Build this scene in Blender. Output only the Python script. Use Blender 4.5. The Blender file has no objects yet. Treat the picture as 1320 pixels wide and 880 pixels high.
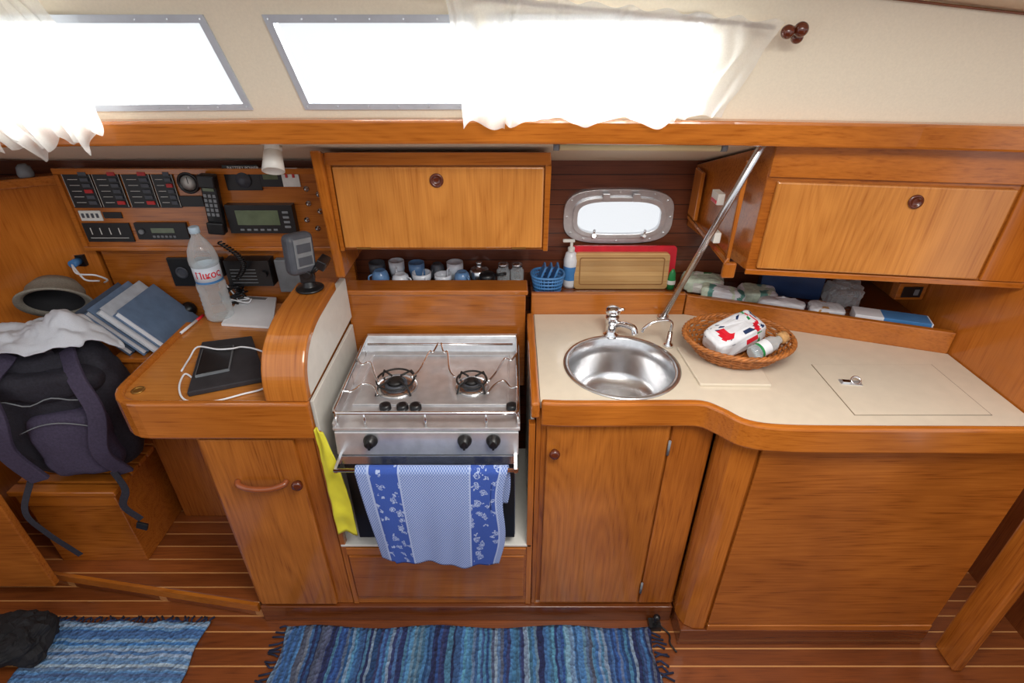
import bpy, bmesh, math, random
from mathutils import Vector, Matrix, noise
random.seed(7)
TH=math.radians(31); F=700.0; CAM=Vector((0,-1.15,1.75))
def ray(u,v):
    a=(u-660)/F;b=(440-v)/F
    return Vector((a, math.cos(TH)+b*math.sin(TH), -math.sin(TH)+b*math.cos(TH)))
def PY(u,v,y):
    r=ray(u,v); return CAM+r*((y-CAM.y)/r.y)
def PZ(u,v,z):
    r=ray(u,v); return CAM+r*((z-CAM.z)/r.z)
# ---------------------------------------------------------------- materials
def lin(c):
    c=c/255.0
    return c/12.92 if c<=0.04045 else ((c+0.055)/1.055)**2.4
def C(r,g,b): return (lin(r),lin(g),lin(b),1)
def newmat(name):
    m=bpy.data.materials.new(name); m.use_nodes=True
    nt=m.node_tree; return m,nt,nt.nodes,nt.links,nt.nodes['Principled BSDF']
def coords(nt,scale=(1,1,1),rand=True,kind='Object'):
    N=nt.nodes;L=nt.links
    tc=N.new('ShaderNodeTexCoord'); mp=N.new('ShaderNodeMapping'); mp.inputs['Scale'].default_value=scale
    if rand:
        oi=N.new('ShaderNodeObjectInfo'); ad=N.new('ShaderNodeVectorMath'); ad.operation='ADD'
        mu=N.new('ShaderNodeMath'); mu.operation='MULTIPLY'; mu.inputs[1].default_value=7.3
        L.new(oi.outputs['Random'],mu.inputs[0]); L.new(tc.outputs[kind],ad.inputs[0]); L.new(mu.outputs[0],ad.inputs[1])
        L.new(ad.outputs[0],mp.inputs['Vector'])
    else: L.new(tc.outputs[kind],mp.inputs['Vector'])
    return mp.outputs[0]
def ramp(nt,stops,fac,const=False):
    r=nt.nodes.new('ShaderNodeValToRGB')
    if const: r.color_ramp.interpolation='CONSTANT'
    e=r.color_ramp.elements
    while len(e)<len(stops): e.new(0.5)
    for i,(p,c) in enumerate(stops): e[i].position=p; e[i].color=c
    nt.links.new(fac,r.inputs[0]); return r.outputs[0]
def plain(name,col,rough=0.5,metal=0,var=0.12,scale=30,bump=0,coat=0,emis=None):
    m,nt,N,L,p=newmat(name)
    v=coords(nt)
    n=N.new('ShaderNodeTexNoise'); n.inputs['Scale'].default_value=scale; n.inputs['Detail'].default_value=4
    L.new(v,n.inputs['Vector'])
    c1=tuple(x*(1-var) for x in col[:3])+(1,); c2=tuple(min(1,x*(1+var)) for x in col[:3])+(1,)
    L.new(ramp(nt,[(0.3,c1),(0.7,c2)],n.outputs[0]),p.inputs['Base Color'])
    p.inputs['Roughness'].default_value=rough; p.inputs['Metallic'].default_value=metal
    if coat: p.inputs['Coat Weight'].default_value=coat
    if bump:
        b=N.new('ShaderNodeBump'); b.inputs['Strength'].default_value=bump; b.inputs['Distance'].default_value=0.004
        L.new(n.outputs[0],b.inputs['Height']); L.new(b.outputs[0],p.inputs['Normal'])
    return m
def wood(name,c1,c2,axis='Z',rough=0.26,fig=0.35):
    m,nt,N,L,p=newmat(name)
    s={'X':(0.035,1,1),'Y':(1,0.035,1),'Z':(1,1,0.035),'YZ':(1,0.02,0.02)}[axis]
    v=coords(nt,s)
    n=N.new('ShaderNodeTexNoise'); n.inputs['Scale'].default_value=230; n.inputs['Detail'].default_value=4; n.inputs['Roughness'].default_value=0.55
    L.new(v,n.inputs['Vector'])
    s2={'X':(0.13,1,1),'Y':(1,0.13,1),'Z':(1,1,0.13),'YZ':(1,0.05,0.05)}[axis]
    v2=coords(nt,s2)
    n2=N.new('ShaderNodeTexNoise'); n2.inputs['Scale'].default_value=5; n2.inputs['Detail'].default_value=1.5
    L.new(v2,n2.inputs['Vector'])
    mu=N.new('ShaderNodeMath'); mu.operation='MULTIPLY'; mu.inputs[1].default_value=22; L.new(n2.outputs[0],mu.inputs[0])
    fr=N.new('ShaderNodeMath'); fr.operation='PINGPONG'; fr.inputs[1].default_value=0.5; L.new(mu.outputs[0],fr.inputs[0])
    mx=N.new('ShaderNodeMath'); mx.operation='MULTIPLY_ADD'; mx.inputs[1].default_value=fig; L.new(fr.outputs[0],mx.inputs[0]); L.new(n.outputs[0],mx.inputs[2])
    cm=tuple(a*0.4+b*0.6 for a,b in zip(c1,c2))
    col=ramp(nt,[(0.28,c1),(0.5,cm),(0.85,c2)],mx.outputs[0])
    n3=N.new('ShaderNodeTexNoise'); n3.inputs['Scale'].default_value=4; L.new(coords(nt),n3.inputs['Vector'])
    tint=ramp(nt,[(0.3,(0.72,0.67,0.60,1)),(0.7,(1.0,1.0,1.0,1))],n3.outputs[0])
    mm=N.new('ShaderNodeMix'); mm.data_type='RGBA'; mm.blend_type='MULTIPLY'; mm.inputs[0].default_value=1
    L.new(col,mm.inputs[6]); L.new(tint,mm.inputs[7]); L.new(mm.outputs[2],p.inputs['Base Color'])
    p.inputs['Roughness'].default_value=rough
    p.inputs['Coat Weight'].default_value=0.55; p.inputs['Coat Roughness'].default_value=0.12
    b=N.new('ShaderNodeBump'); b.inputs['Strength'].default_value=0.08; b.inputs['Distance'].default_value=0.001
    L.new(n.outputs[0],b.inputs['Height']); L.new(b.outputs[0],p.inputs['Normal'])
    return m
def planked(name,c1,c2,line,comp,period,width,axis='X',rough=0.4):
    m=wood(name,c1,c2,axis,rough,0.3); nt=m.node_tree;N=nt.nodes;L=nt.links;p=N['Principled BSDF']
    src=p.inputs['Base Color'].links[0].from_socket
    g=N.new('ShaderNodeNewGeometry'); sp=N.new('ShaderNodeSeparateXYZ'); L.new(g.outputs['Position'],sp.inputs[0])
    d=N.new('ShaderNodeMath'); d.operation='DIVIDE'; d.inputs[1].default_value=period; L.new(sp.outputs[comp],d.inputs[0])
    f=N.new('ShaderNodeMath'); f.operation='FRACT'; L.new(d.outputs[0],f.inputs[0])
    l=N.new('ShaderNodeMath'); l.operation='LESS_THAN'; l.inputs[1].default_value=width; L.new(f.outputs[0],l.inputs[0])
    fl=N.new('ShaderNodeMath'); fl.operation='FLOOR'; L.new(d.outputs[0],fl.inputs[0])
    wn=N.new('ShaderNodeTexWhiteNoise'); wn.noise_dimensions='1D'; L.new(fl.outputs[0],wn.inputs['W'])
    tv=ramp(nt,[(0,(0.75,0.72,0.7,1)),(1,(1.1,1.1,1.1,1))],wn.outputs[0])
    m1=N.new('ShaderNodeMix'); m1.data_type='RGBA'; m1.blend_type='MULTIPLY'; m1.inputs[0].default_value=1; L.new(src,m1.inputs[6]); L.new(tv,m1.inputs[7])
    m2=N.new('ShaderNodeMix'); m2.data_type='RGBA'; L.new(l.outputs[0],m2.inputs[0]); L.new(m1.outputs[2],m2.inputs[6]); m2.inputs[7].default_value=line
    L.new(m2.outputs[2],p.inputs['Base Color']); return m
tA,tB=C(130,64,16),C(194,114,40)
WX=wood('teak_x',tA,tB,'X'); WY=wood('teak_y',tA,tB,'Y'); WZ=wood('teak_z',tA,tB,'Z')
DRZ=wood('teak_door_z',C(144,78,24),C(198,120,46),'Z',fig=0.5)
LZ=wood('teak_light_z',C(178,106,42),C(216,144,68),'Z',fig=0.6); LX=wood('teak_light_x',C(170,100,38),C(208,136,62),'X',fig=0.4)
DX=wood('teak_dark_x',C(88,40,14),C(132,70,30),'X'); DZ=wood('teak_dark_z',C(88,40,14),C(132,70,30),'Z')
CX=wood('trim_x',C(158,84,22),C(204,122,44),'X',0.2,0.25); CY=wood('trim_y',C(158,84,22),C(204,122,44),'Y',0.2,0.25); CZ=wood('trim_z',C(158,84,22),C(204,122,44),'Z',0.2,0.25)
CL=wood('laminated_trim',C(150,78,24),C(208,130,54),'YZ',0.2,0.3)
BKZ=wood('bulkhead_z',C(172,92,26),C(208,124,46),'Z',0.2,0.3)
FLM=planked('sole_planks',C(108,52,20),C(158,86,38),C(206,146,88),1,0.058,0.08)
HULL=planked('hull_ceiling_planks',C(96,46,26),C(136,74,44),C(48,22,12),2,0.05,0.06)
CREAM=plain('cream_laminate',C(218,206,186),0.28,var=0.03,coat=0.3)
CREAMD=plain('cream_seam',C(120,100,80),0.6)
VINYL=plain('headliner_vinyl',C(236,226,204),0.6,var=0.03,bump=0.05,scale=200)
WHITE=plain('white_paint',C(226,224,216),0.4,var=0.04)
STEEL=plain('stainless_steel',(0.66,0.66,0.67,1),0.24,0.95,var=0.1)
STEELB=plain('brushed_steel',(0.74,0.75,0.77,1),0.3,0.72,var=0.10)
CHROME=plain('chrome',(0.82,0.82,0.83,1),0.1,1,var=0.02)
ALUF=plain('anodised_frame',C(196,204,214),0.4,0.2,var=0.05)
BLACK=plain('black_plastic',C(22,22,24),0.35,var=0.2)
BLKM=plain('black_matte',C(26,25,28),0.8,var=0.3)
IRON=plain('cast_iron',C(30,28,28),0.55,var=0.3)
GREY=plain('grey_plastic',C(120,124,128),0.45)
DGREY=plain('dark_grey_plastic',C(72,76,84),0.45)
LCD=plain('lcd',C(96,108,84),0.2)
RED=plain('red_plastic',C(214,30,48),0.35)
REDS=plain('red_switch',C(190,40,40),0.4)
WLAB=plain('white_marking',C(214,214,208),0.5)
BROWNK=plain('brown_knob',C(92,38,18),0.25,coat=0.5)
PULL=plain('wooden_pull',C(146,76,38),0.3,coat=0.4)
BLUEP=plain('blue_plastic',C(74,132,190),0.35)
GREEN=plain('green_plastic',C(40,140,76),0.4)
YEL=plain('yellow_plastic',C(222,214,62),0.4,var=0.10,scale=12)
PAPER=plain('paper',C(236,238,242),0.6,var=0.02)
TUBE=plain('warm_tube',C(230,214,164),0.4,var=0.02)
CERAM=plain('ceramic_white',C(216,222,230),0.2)
CERAB=plain('ceramic_blue',C(100,140,186),0.2)
BAMB=planked('bamboo',C(204,158,96),C(226,186,126),C(172,122,66),2,0.018,0.06)
BAMD=plain('bamboo_dark',C(150,104,56),0.5)
CORK=plain('cork',C(196,150,96),0.8,var=0.2,scale=200)
GOLD=plain('brass',C(190,150,80),0.3,0.9)
WICK=plain('wicker',C(172,104,48),0.5,var=0.35,scale=80)
def glassy(name,col,tr=0.75):
    m,nt,N,L,p=newmat(name); out=N['Material Output']
    t=N.new('ShaderNodeBsdfTransparent'); t.inputs[0].default_value=col
    mx=N.new('ShaderNodeMixShader'); fz=N.new('ShaderNodeLayerWeight'); fz.inputs[0].default_value=0.35
    mr=N.new('ShaderNodeMapRange'); mr.inputs[3].default_value=1-tr; mr.inputs[4].default_value=0.85; L.new(fz.outputs['Facing'],mr.inputs[0])
    p.inputs['Base Color'].default_value=(0.85,0.9,0.92,1); p.inputs['Roughness'].default_value=0.08; p.inputs['Specular IOR Level'].default_value=0.8
    nz=N.new('ShaderNodeTexNoise'); nz.inputs['Scale'].default_value=25; bp=N.new('ShaderNodeBump'); bp.inputs['Strength'].default_value=0.15
    L.new(coords(nt),nz.inputs['Vector']); L.new(nz.outputs[0],bp.inputs['Height']); L.new(bp.outputs[0],p.inputs['Normal'])
    L.new(mr.outputs[0],mx.inputs[0]); L.new(t.outputs[0],mx.inputs[1]); L.new(p.outputs[0],mx.inputs[2]); L.new(mx.outputs[0],out.inputs[0]); return m
CLEAR=glassy('clear_plastic',(0.93,0.97,0.98,1),0.8)
PANE=glassy('acrylic_pane',(1,1,1,1),0.97)
def clothmat(name,col,trans=0.4,transp=0.0,scale=300,bump=0):
    m,nt,N,L,p=newmat(name); out=N['Material Output']
    n=N.new('ShaderNodeTexNoise'); n.inputs['Scale'].default_value=scale; L.new(coords(nt),n.inputs['Vector'])
    c=ramp(nt,[(0.3,tuple(x*0.93 for x in col[:3])+(1,)),(0.7,col)],n.outputs[0])
    d=N.new('ShaderNodeBsdfDiffuse'); t=N.new('ShaderNodeBsdfTranslucent'); L.new(c,d.inputs[0]); L.new(c,t.inputs[0])
    mx=N.new('ShaderNodeMixShader'); mx.inputs[0].default_value=trans; L.new(d.outputs[0],mx.inputs[1]); L.new(t.outputs[0],mx.inputs[2])
    last=mx.outputs[0]
    if transp:
        tp=N.new('ShaderNodeBsdfTransparent'); m3=N.new('ShaderNodeMixShader'); m3.inputs[0].default_value=transp
        L.new(last,m3.inputs[1]); L.new(tp.outputs[0],m3.inputs[2]); last=m3.outputs[0]
    L.new(last,out.inputs[0]); return m
CURT=clothmat('sheer_curtain',(0.94,0.94,0.91,1),0.6,0.35)
WCLOTH=clothmat('white_cotton',C(222,226,234),0.1)
PBAG=plain('printed_plastic',C(208,222,200),0.25,var=0.15,scale=60)
PBAGW=plain('white_film',C(230,232,236),0.25,var=0.05,scale=50)
PTEAL=plain('teal_print',C(96,150,140),0.35)
NAVY=plain('navy_box',C(30,52,92),0.4)
BPK=plain('backpack_black',C(36,34,44),0.8,var=0.3,scale=150,bump=0.3)
BPP=plain('backpack_purple_grey',C(66,58,80),0.8,var=0.2,scale=150,bump=0.3)
FRINGE=plain('fringe_navy',C(34,40,66),0.9,var=0.4)
def rugmat(name,comp,cols,freq):
    m,nt,N,L,p=newmat(name)
    tc=N.new('ShaderNodeTexCoord'); sp=N.new('ShaderNodeSeparateXYZ')
    nz=N.new('ShaderNodeTexNoise'); nz.inputs['Scale'].default_value=16; L.new(tc.outputs['Object'],nz.inputs['Vector'])
    sc=N.new('ShaderNodeVectorMath'); sc.operation='SCALE'; sc.inputs['Scale'].default_value=0.022; L.new(nz.outputs['Color'],sc.inputs[0])
    ad=N.new('ShaderNodeVectorMath'); ad.operation='ADD'; L.new(tc.outputs['Object'],ad.inputs[0]); L.new(sc.outputs[0],ad.inputs[1])
    L.new(ad.outputs[0],sp.inputs[0])
    def layer(fr):
        mu=N.new('ShaderNodeMath'); mu.operation='MULTIPLY'; mu.inputs[1].default_value=fr; L.new(sp.outputs[comp],mu.inputs[0])
        fl=N.new('ShaderNodeMath'); fl.operation='FLOOR'; L.new(mu.outputs[0],fl.inputs[0])
        wn=N.new('ShaderNodeTexWhiteNoise'); wn.noise_dimensions='1D'; L.new(fl.outputs[0],wn.inputs['W'])
        n=len(cols); return ramp(nt,[(i/n,c) for i,c in enumerate(cols)],wn.outputs[0],True)
    c1=layer(freq); c2=layer(freq*0.31)
    mb=N.new('ShaderNodeMix'); mb.data_type='RGBA'; mb.inputs[0].default_value=0.42; L.new(c1,mb.inputs[6]); L.new(c2,mb.inputs[7])
    v=N.new('ShaderNodeTexVoronoi'); v.inputs['Scale'].default_value=1
    mp=N.new('ShaderNodeMapping'); mp.inputs['Scale'].default_value=(freq*0.9,80,1) if comp==0 else (80,freq*0.9,1)
    L.new(tc.outputs['Object'],mp.inputs[0]); L.new(mp.outputs[0],v.inputs['Vector'])
    sh=ramp(nt,[(0,(0.6,0.6,0.62,1)),(1,(1.35,1.32,1.25,1))],v.outputs['Color'])
    mm=N.new('ShaderNodeMix'); mm.data_type='RGBA'; mm.blend_type='MULTIPLY'; mm.inputs[0].default_value=1; L.new(mb.outputs[2],mm.inputs[6]); L.new(sh,mm.inputs[7])
    L.new(mm.outputs[2],p.inputs['Base Color']); p.inputs['Roughness'].default_value=0.95
    b=N.new('ShaderNodeBump'); b.inputs['Strength'].default_value=1.0; b.inputs['Distance'].default_value=0.008; L.new(v.outputs['Distance'],b.inputs['Height']); L.new(b.outputs[0],p.inputs['Normal'])
    return m
rc=[C(36,46,90),C(74,124,180),C(30,36,70),C(150,176,200),C(52,92,160),C(86,146,178),C(40,54,104),C(108,118,136),C(44,88,140),C(62,70,116)]
RUG1=rugmat('rag_rug_long',0,rc,105)
RUG2=rugmat('rag_rug_cross',1,[C(60,116,184),C(128,170,210),C(48,92,160),C(190,206,220),C(76,132,192),C(66,84,136),C(150,184,212),C(100,136,180)],95)
def towelmat():
    m,nt,N,L,p=newmat('terry_towel')
    tc=N.new('ShaderNodeTexCoord'); sp=N.new('ShaderNodeSeparateXYZ'); L.new(tc.outputs['UV'],sp.inputs[0])
    ck=N.new('ShaderNodeTexChecker'); ck.inputs['Scale'].default_value=110; ck.inputs['Color1'].default_value=C(98,124,186); ck.inputs['Color2'].default_value=C(170,186,222)
    L.new(tc.outputs['UV'],ck.inputs['Vector'])
    vo=N.new('ShaderNodeTexVoronoi'); vo.feature='F1'; vo.inputs['Scale'].default_value=1
    mp=N.new('ShaderNodeMapping'); mp.inputs['Scale'].default_value=(14,16,1); L.new(tc.outputs['UV'],mp.inputs[0])
    nz=N.new('ShaderNodeTexNoise'); nz.inputs['Scale'].default_value=2.5; L.new(mp.outputs[0],nz.inputs['Vector'])
    ad=N.new('ShaderNodeVectorMath'); ad.operation='ADD'; L.new(mp.outputs[0],ad.inputs[0]); L.new(nz.outputs['Color'],ad.inputs[1]); L.new(ad.outputs[0],vo.inputs['Vector'])
    bd=C(56,86,168); mo=C(170,186,222)
    mot=ramp(nt,[(0,bd),(0.09,mo),(0.18,bd),(0.25,mo),(0.34,bd)],vo.outputs['Distance'],True)
    st=[0.08,0.28,0.75,0.95]
    bands=ramp(nt,[(0,(0,0,0,1)),(st[0],(1,1,1,1)),(st[1],(0,0,0,1)),(st[2],(1,1,1,1)),(st[3],(0,0,0,1))],sp.outputs[0],True)
    es=[(0,(0,0,0,1))]
    for q in st: es+=[(q-0.006,(1,1,1,1)),(q+0.006,(0,0,0,1))]
    edge=ramp(nt,es,sp.outputs[0],True)
    mx=N.new('ShaderNodeMix'); mx.data_type='RGBA'; L.new(bands,mx.inputs[0]); L.new(ck.outputs[0],mx.inputs[6]); L.new(mot,mx.inputs[7])
    m2=N.new('ShaderNodeMix'); m2.data_type='RGBA'; L.new(edge,m2.inputs[0]); L.new(mx.outputs[2],m2.inputs[6]); m2.inputs[7].default_value=mo
    L.new(m2.outputs[2],p.inputs['Base Color']); p.inputs['Roughness'].default_value=0.95
    n=N.new('ShaderNodeTexNoise'); n.inputs['Scale'].default_value=400; L.new(tc.outputs['Object'],n.inputs['Vector'])
    b=N.new('ShaderNodeBump'); b.inputs['Strength'].default_value=0.6; b.inputs['Distance'].default_value=0.002; L.new(n.outputs[0],b.inputs['Height']); L.new(b.outputs[0],p.inputs['Normal'])
    return m
TOWEL=towelmat()
# ---------------------------------------------------------------- builder
WL={}
def register(o,loc,parent):
    bpy.context.scene.collection.objects.link(o); WL[o]=Vector(loc)
    if parent is not None:
        o.parent=parent; o.location=Vector(loc)-WL[parent]
    else: o.location=loc
def tagobj(o,label,cat,kind,group):
    if label: o['label']=label
    if cat: o['category']=cat
    if kind: o['kind']=kind
    if group: o['group']=group
def E(name,loc,label,cat,group=None):
    o=bpy.data.objects.new(name,None); o.empty_display_size=0.05; register(o,loc,None); tagobj(o,label,cat,None,group); return o
class B:
    def __init__(s,mat=None): s.bm=bmesh.new(); s.mats=[]; s.cur=0; s.uv=False; (mat and s.m(mat))
    def m(s,mt):
        if mt not in s.mats: s.mats.append(mt)
        s.cur=s.mats.index(mt); return s
    def f(s,vs,smooth=False):
        try: fc=s.bm.faces.new(vs)
        except ValueError: return None
        fc.material_index=s.cur; fc.smooth=smooth; return fc
    def hexa(s,p):
        v=[s.bm.verts.new(q) for q in p]
        for i in ((0,3,2,1),(4,5,6,7),(0,1,5,4),(1,2,6,5),(2,3,7,6),(3,0,4,7)): s.f([v[k] for k in i])
        return s
    def box(s,x0,x1,y0,y1,z0,z1):
        return s.hexa([(x0,y0,z0),(x1,y0,z0),(x1,y1,z0),(x0,y1,z0),(x0,y0,z1),(x1,y0,z1),(x1,y1,z1),(x0,y1,z1)])
    def obox(s,c,hx,hy,hz,R):
        pts=[]
        for z in (-hz,hz):
            for x,y in ((-hx,-hy),(hx,-hy),(hx,hy),(-hx,hy)): pts.append(Vector(c)+R@Vector((x,y,z)))
        return s.hexa(pts)
    def prism(s,pts,axis,a0,a1,smooth=False):
        def mk(p,a):
            if axis=='Z': return (p[0],p[1],a)
            if axis=='X': return (a,p[0],p[1])
            return (p[0],a,p[1])
        A=[s.bm.verts.new(mk(p,a0)) for p in pts]; Bv=[s.bm.verts.new(mk(p,a1)) for p in pts]
        n=len(pts)
        for i in range(n): s.f([A[i],A[(i+1)%n],Bv[(i+1)%n],Bv[i]],smooth)
        s.f(A[::-1]); s.f(Bv); return s
    def loft(s,rings,closed=True,caps=True,smooth=True):
        R=[[s.bm.verts.new(p) for p in r] for r in rings]; n=len(R[0])
        for i in range(len(R)-1):
            for j in range(n if closed else n-1):
                k=(j+1)%n; s.f([R[i][j],R[i][k],R[i+1][k],R[i+1][j]],smooth)
        if caps and closed: s.f(R[0][::-1]); s.f(R[-1])
        return s
    def lathe(s,prof,o,axis=(0,0,1),seg=28,sx=1,sy=1,caps=True,smooth=True):
        R=Vector((0,0,1)).rotation_difference(Vector(axis)).to_matrix(); o=Vector(o)
        return s.loft([[o+R@Vector((math.cos(2*math.pi*j/seg)*r*sx,math.sin(2*math.pi*j/seg)*r*sy,h)) for j in range(seg)] for r,h in prof],True,caps,smooth)
    def cyl(s,p0,p1,r,r1=None,seg=18):
        p0=Vector(p0);p1=Vector(p1); return s.lathe([(r,0),(r if r1 is None else r1,(p1-p0).length)],p0,p1-p0,seg)
    def tube(s,pts,r,seg=8,closed=False):
        pts=[Vector(p) for p in pts]; n=len(pts); rings=[]; up=None
        for i in range(n):
            t=(pts[(i+1)%n]-pts[i-1]) if closed else (pts[min(i+1,n-1)]-pts[max(i-1,0)])
            t=t.normalized() if t.length>1e-9 else Vector((0,0,1))
            if up is None: up=t.orthogonal().normalized()
            up=(up-t*up.dot(t)); up=up.normalized() if up.length>1e-6 else t.orthogonal().normalized()
            b=t.cross(up); rr=r[i] if isinstance(r,(list,tuple)) else r
            rings.append([pts[i]+(up*math.cos(2*math.pi*j/seg)+b*math.sin(2*math.pi*j/seg))*rr for j in range(seg)])
        if closed: rings.append(rings[0]); return s.loft(rings,True,False)
        return s.loft(rings)
    def ball(s,c,r,e1=1,e2=1,nu=24,nv=14,nz=0,ns=8,R=None,smooth=True):
        c=Vector(c); rx,ry,rz=(r,r,r) if not isinstance(r,(tuple,list)) else r
        def sp(x,e): return math.copysign(abs(x)**e,x)
        rings=[]
        for i in range(nv+1):
            a=-math.pi/2+math.pi*(0.02+0.96*i/nv)
            ring=[]
            for j in range(nu):
                b=2*math.pi*j/nu
                p=Vector((rx*sp(math.cos(a),e1)*sp(math.cos(b),e2),ry*sp(math.cos(a),e1)*sp(math.sin(b),e2),rz*sp(math.sin(a),e1)))
                if nz: p*=1+nz*noise.noise(p*ns+c*3)
                if R: p=R@p
                ring.append(c+p)
            rings.append(ring)
        return s.loft(rings,True,True,smooth)
    def grid(s,fn,nu,nv,smooth=True,uv=False):
        V=[[s.bm.verts.new(fn(i/nu,j/nv)) for i in range(nu+1)] for j in range(nv+1)]
        if uv: s.uv=True; lay=s.bm.loops.layers.uv.verify()
        for j in range(nv):
            for i in range(nu):
                fc=s.f([V[j][i],V[j][i+1],V[j+1][i+1],V[j+1][i]],smooth)
                if uv and fc:
                    for lp,(a,b) in zip(fc.loops,((i,j),(i+1,j),(i+1,j+1),(i,j+1))): lp[lay].uv=(a/nu,b/nv)
        return s
    def ribbon(s,path,t,z0,z1,side=1):
        n=len(path); out=[]
        for i in range(n):
            a=Vector(path[max(i-1,0)][:2]); b=Vector(path[min(i+1,n-1)][:2]); d=(b-a).normalized()
            nn=Vector((d.y,-d.x))*side; p=Vector(path[i][:2]); out.append((p,p+nn*t))
        return s.loft([[(p.x,p.y,z0),(q.x,q.y,z0),(q.x,q.y,z1),(p.x,p.y,z1)] for p,q in out],True,True,False)
    def plate(s,outer,holes,fn,depth):
        for k in (0,1):
            tmp=bmesh.new(); edges=[]
            for lp in [outer]+holes:
                vs=[tmp.verts.new((p[0],p[1],0)) for p in lp]
                for i in range(len(vs)): edges.append(tmp.edges.new((vs[i],vs[(i+1)%len(vs)])))
            bmesh.ops.triangle_fill(tmp,use_beauty=True,edges=edges)
            mp={v:s.bm.verts.new(fn(v.co.x,v.co.y,k)) for v in tmp.verts}
            for fc in tmp.faces:
                vv=[mp[v] for v in fc.verts]; s.f(vv if k==0 else vv[::-1])
            tmp.free()
        for lp in [outer]+holes:
            n=len(lp)
            A=[s.bm.verts.new(fn(p[0],p[1],0)) for p in lp]; Bv=[s.bm.verts.new(fn(p[0],p[1],1)) for p in lp]
            for i in range(n): s.f([A[i],A[(i+1)%n],Bv[(i+1)%n],Bv[i]])
        return s
    def ring(s,outer,inner,fn,smooth=False):
        return s.loft([[fn(o[0],o[1],0),fn(i[0],i[1],0),fn(i[0],i[1],1),fn(o[0],o[1],1)] for o,i in list(zip(outer,inner))+[(outer[0],inner[0])]],True,False,smooth)
    def done(s,name,parent=None,label=None,cat=None,bevel=0,solid=0,kind=None,group=None,sub=0,recalc=True):
        bmesh.ops.remove_doubles(s.bm,verts=s.bm.verts,dist=1e-5) if not s.uv else None
        if recalc: bmesh.ops.recalc_face_normals(s.bm,faces=s.bm.faces)
        co=[v.co for v in s.bm.verts]
        mn=Vector((min(c.x for c in co),min(c.y for c in co),min(c.z for c in co))); mx=Vector((max(c.x for c in co),max(c.y for c in co),max(c.z for c in co)))
        o=Vector(((mn.x+mx.x)/2,(mn.y+mx.y)/2,mn.z))
        bmesh.ops.translate(s.bm,verts=s.bm.verts,vec=-o)
        me=bpy.data.meshes.new(name); s.bm.to_mesh(me); s.bm.free()
        for m in s.mats: me.materials.append(m)
        ob=bpy.data.objects.new(name,me); register(ob,o,parent); tagobj(ob,label,cat,kind,group)
        if solid:
            md=ob.modifiers.new('solid','SOLIDIFY'); md.thickness=solid; md.offset=0
        if bevel:
            md=ob.modifiers.new('bevel','BEVEL'); md.width=bevel; md.segments=2 if bevel<0.01 else 4; md.limit_method='ANGLE'; md.angle_limit=math.radians(40)
        if sub:
            md=ob.modifiers.new('sub','SUBSURF'); md.levels=sub; md.render_levels=sub
        return ob
def smoothpath(pts,n=8):
    P=[Vector(p) for p in pts]; P=[P[0]*2-P[1]]+P+[P[-1]*2-P[-2]]; out=[]
    for i in range(1,len(P)-2):
        for k in range(n):
            t=k/n; a,b,c,d=P[i-1],P[i],P[i+1],P[i+2]
            out.append(0.5*((2*b)+(c-a)*t+(2*a-5*b+4*c-d)*t*t+(3*b-a-3*c+d)*t**3))
    out.append(P[-2]); return out
def text(st,size,M,mat,name,parent):
    cu=bpy.data.curves.new('t','FONT'); cu.body=st; cu.size=size; cu.align_x='CENTER'; cu.align_y='CENTER'; cu.extrude=0.0003
    o=bpy.data.objects.new('t',cu); bpy.context.scene.collection.objects.link(o)
    bpy.context.view_layer.update()
    me=bpy.data.meshes.new_from_object(o.evaluated_get(bpy.context.evaluated_depsgraph_get()))
    bpy.data.objects.remove(o)
    b=B(mat); b.bm.from_mesh(me); bmesh.ops.transform(b.bm,matrix=M,verts=b.bm.verts)
    for fc in b.bm.faces: fc.material_index=0
    return b.done(name,parent,recalc=False)
def selips(cx,cy,a,b,e=0.6,n=48):
    sp=lambda x: math.copysign(abs(x)**e,x)
    return [(cx+a*sp(math.cos(2*math.pi*i/n)),cy+b*sp(math.sin(2*math.pi*i/n))) for i in range(n)]
def J(p): return Vector(p)
S='structure'
# ================================================================ SHELL
B(FLM).box(-2.4,2.0,-2.1,0.72,-0.12,-0.08).done('floor',kind=S,label='varnished teak sole with pale holly strips')
B(FLM).prism([(-0.878,0.0),(-1.65,0.12),(-2.4,0.235),(-2.4,0.64),(-0.878,0.64)],'Z',-0.08,0.0).done('floor',kind=S,label='raised teak sole beside the chart table',bevel=0.004)
B(CX).ribbon([(-0.878,-0.002),(-1.65,0.118),(-2.4,0.233)],0.012,-0.03,0.004,-1).done('trim_2',kind=S,label='teak nosing on step')
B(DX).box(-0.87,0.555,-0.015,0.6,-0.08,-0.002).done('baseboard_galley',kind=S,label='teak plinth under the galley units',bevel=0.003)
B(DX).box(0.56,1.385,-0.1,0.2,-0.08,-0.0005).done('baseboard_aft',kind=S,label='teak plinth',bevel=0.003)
B(DX).box(-2.4,2.0,-2.12,-2.08,-0.12,1.15).done('wall_light_block',kind=S,label='unseen teak wall added to block low fill light')  # unseen wall added behind the camera to cut low-angle fill and floor bounce
pc=(0.361,1.163)
B(HULL).plate([(-2.4,-0.08),(1.4,-0.08),(1.4,1.365),(-2.4,1.365)],[selips(pc[0],pc[1],0.165,0.075)],lambda a,b,k:(a,0.66+k*0.02,b),0.02).done('wall_hull',kind=S,label='dark teak planked hull side with porthole')
RP=[(-2.4,-0.02),(-1.9,0.05),(-1.5,0.10),(-1.1,0.135),(-0.5,0.165),(0,0.17),(0.5,0.15),(0.9,0.11),(1.4,0.035)]
def ry(x):
    for (a,p),(b,q) in zip(RP,RP[1:]):
        if x<=b: return p+(q-p)*max(0,(x-a))/(b-a)
    return RP[-1][1]
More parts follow.
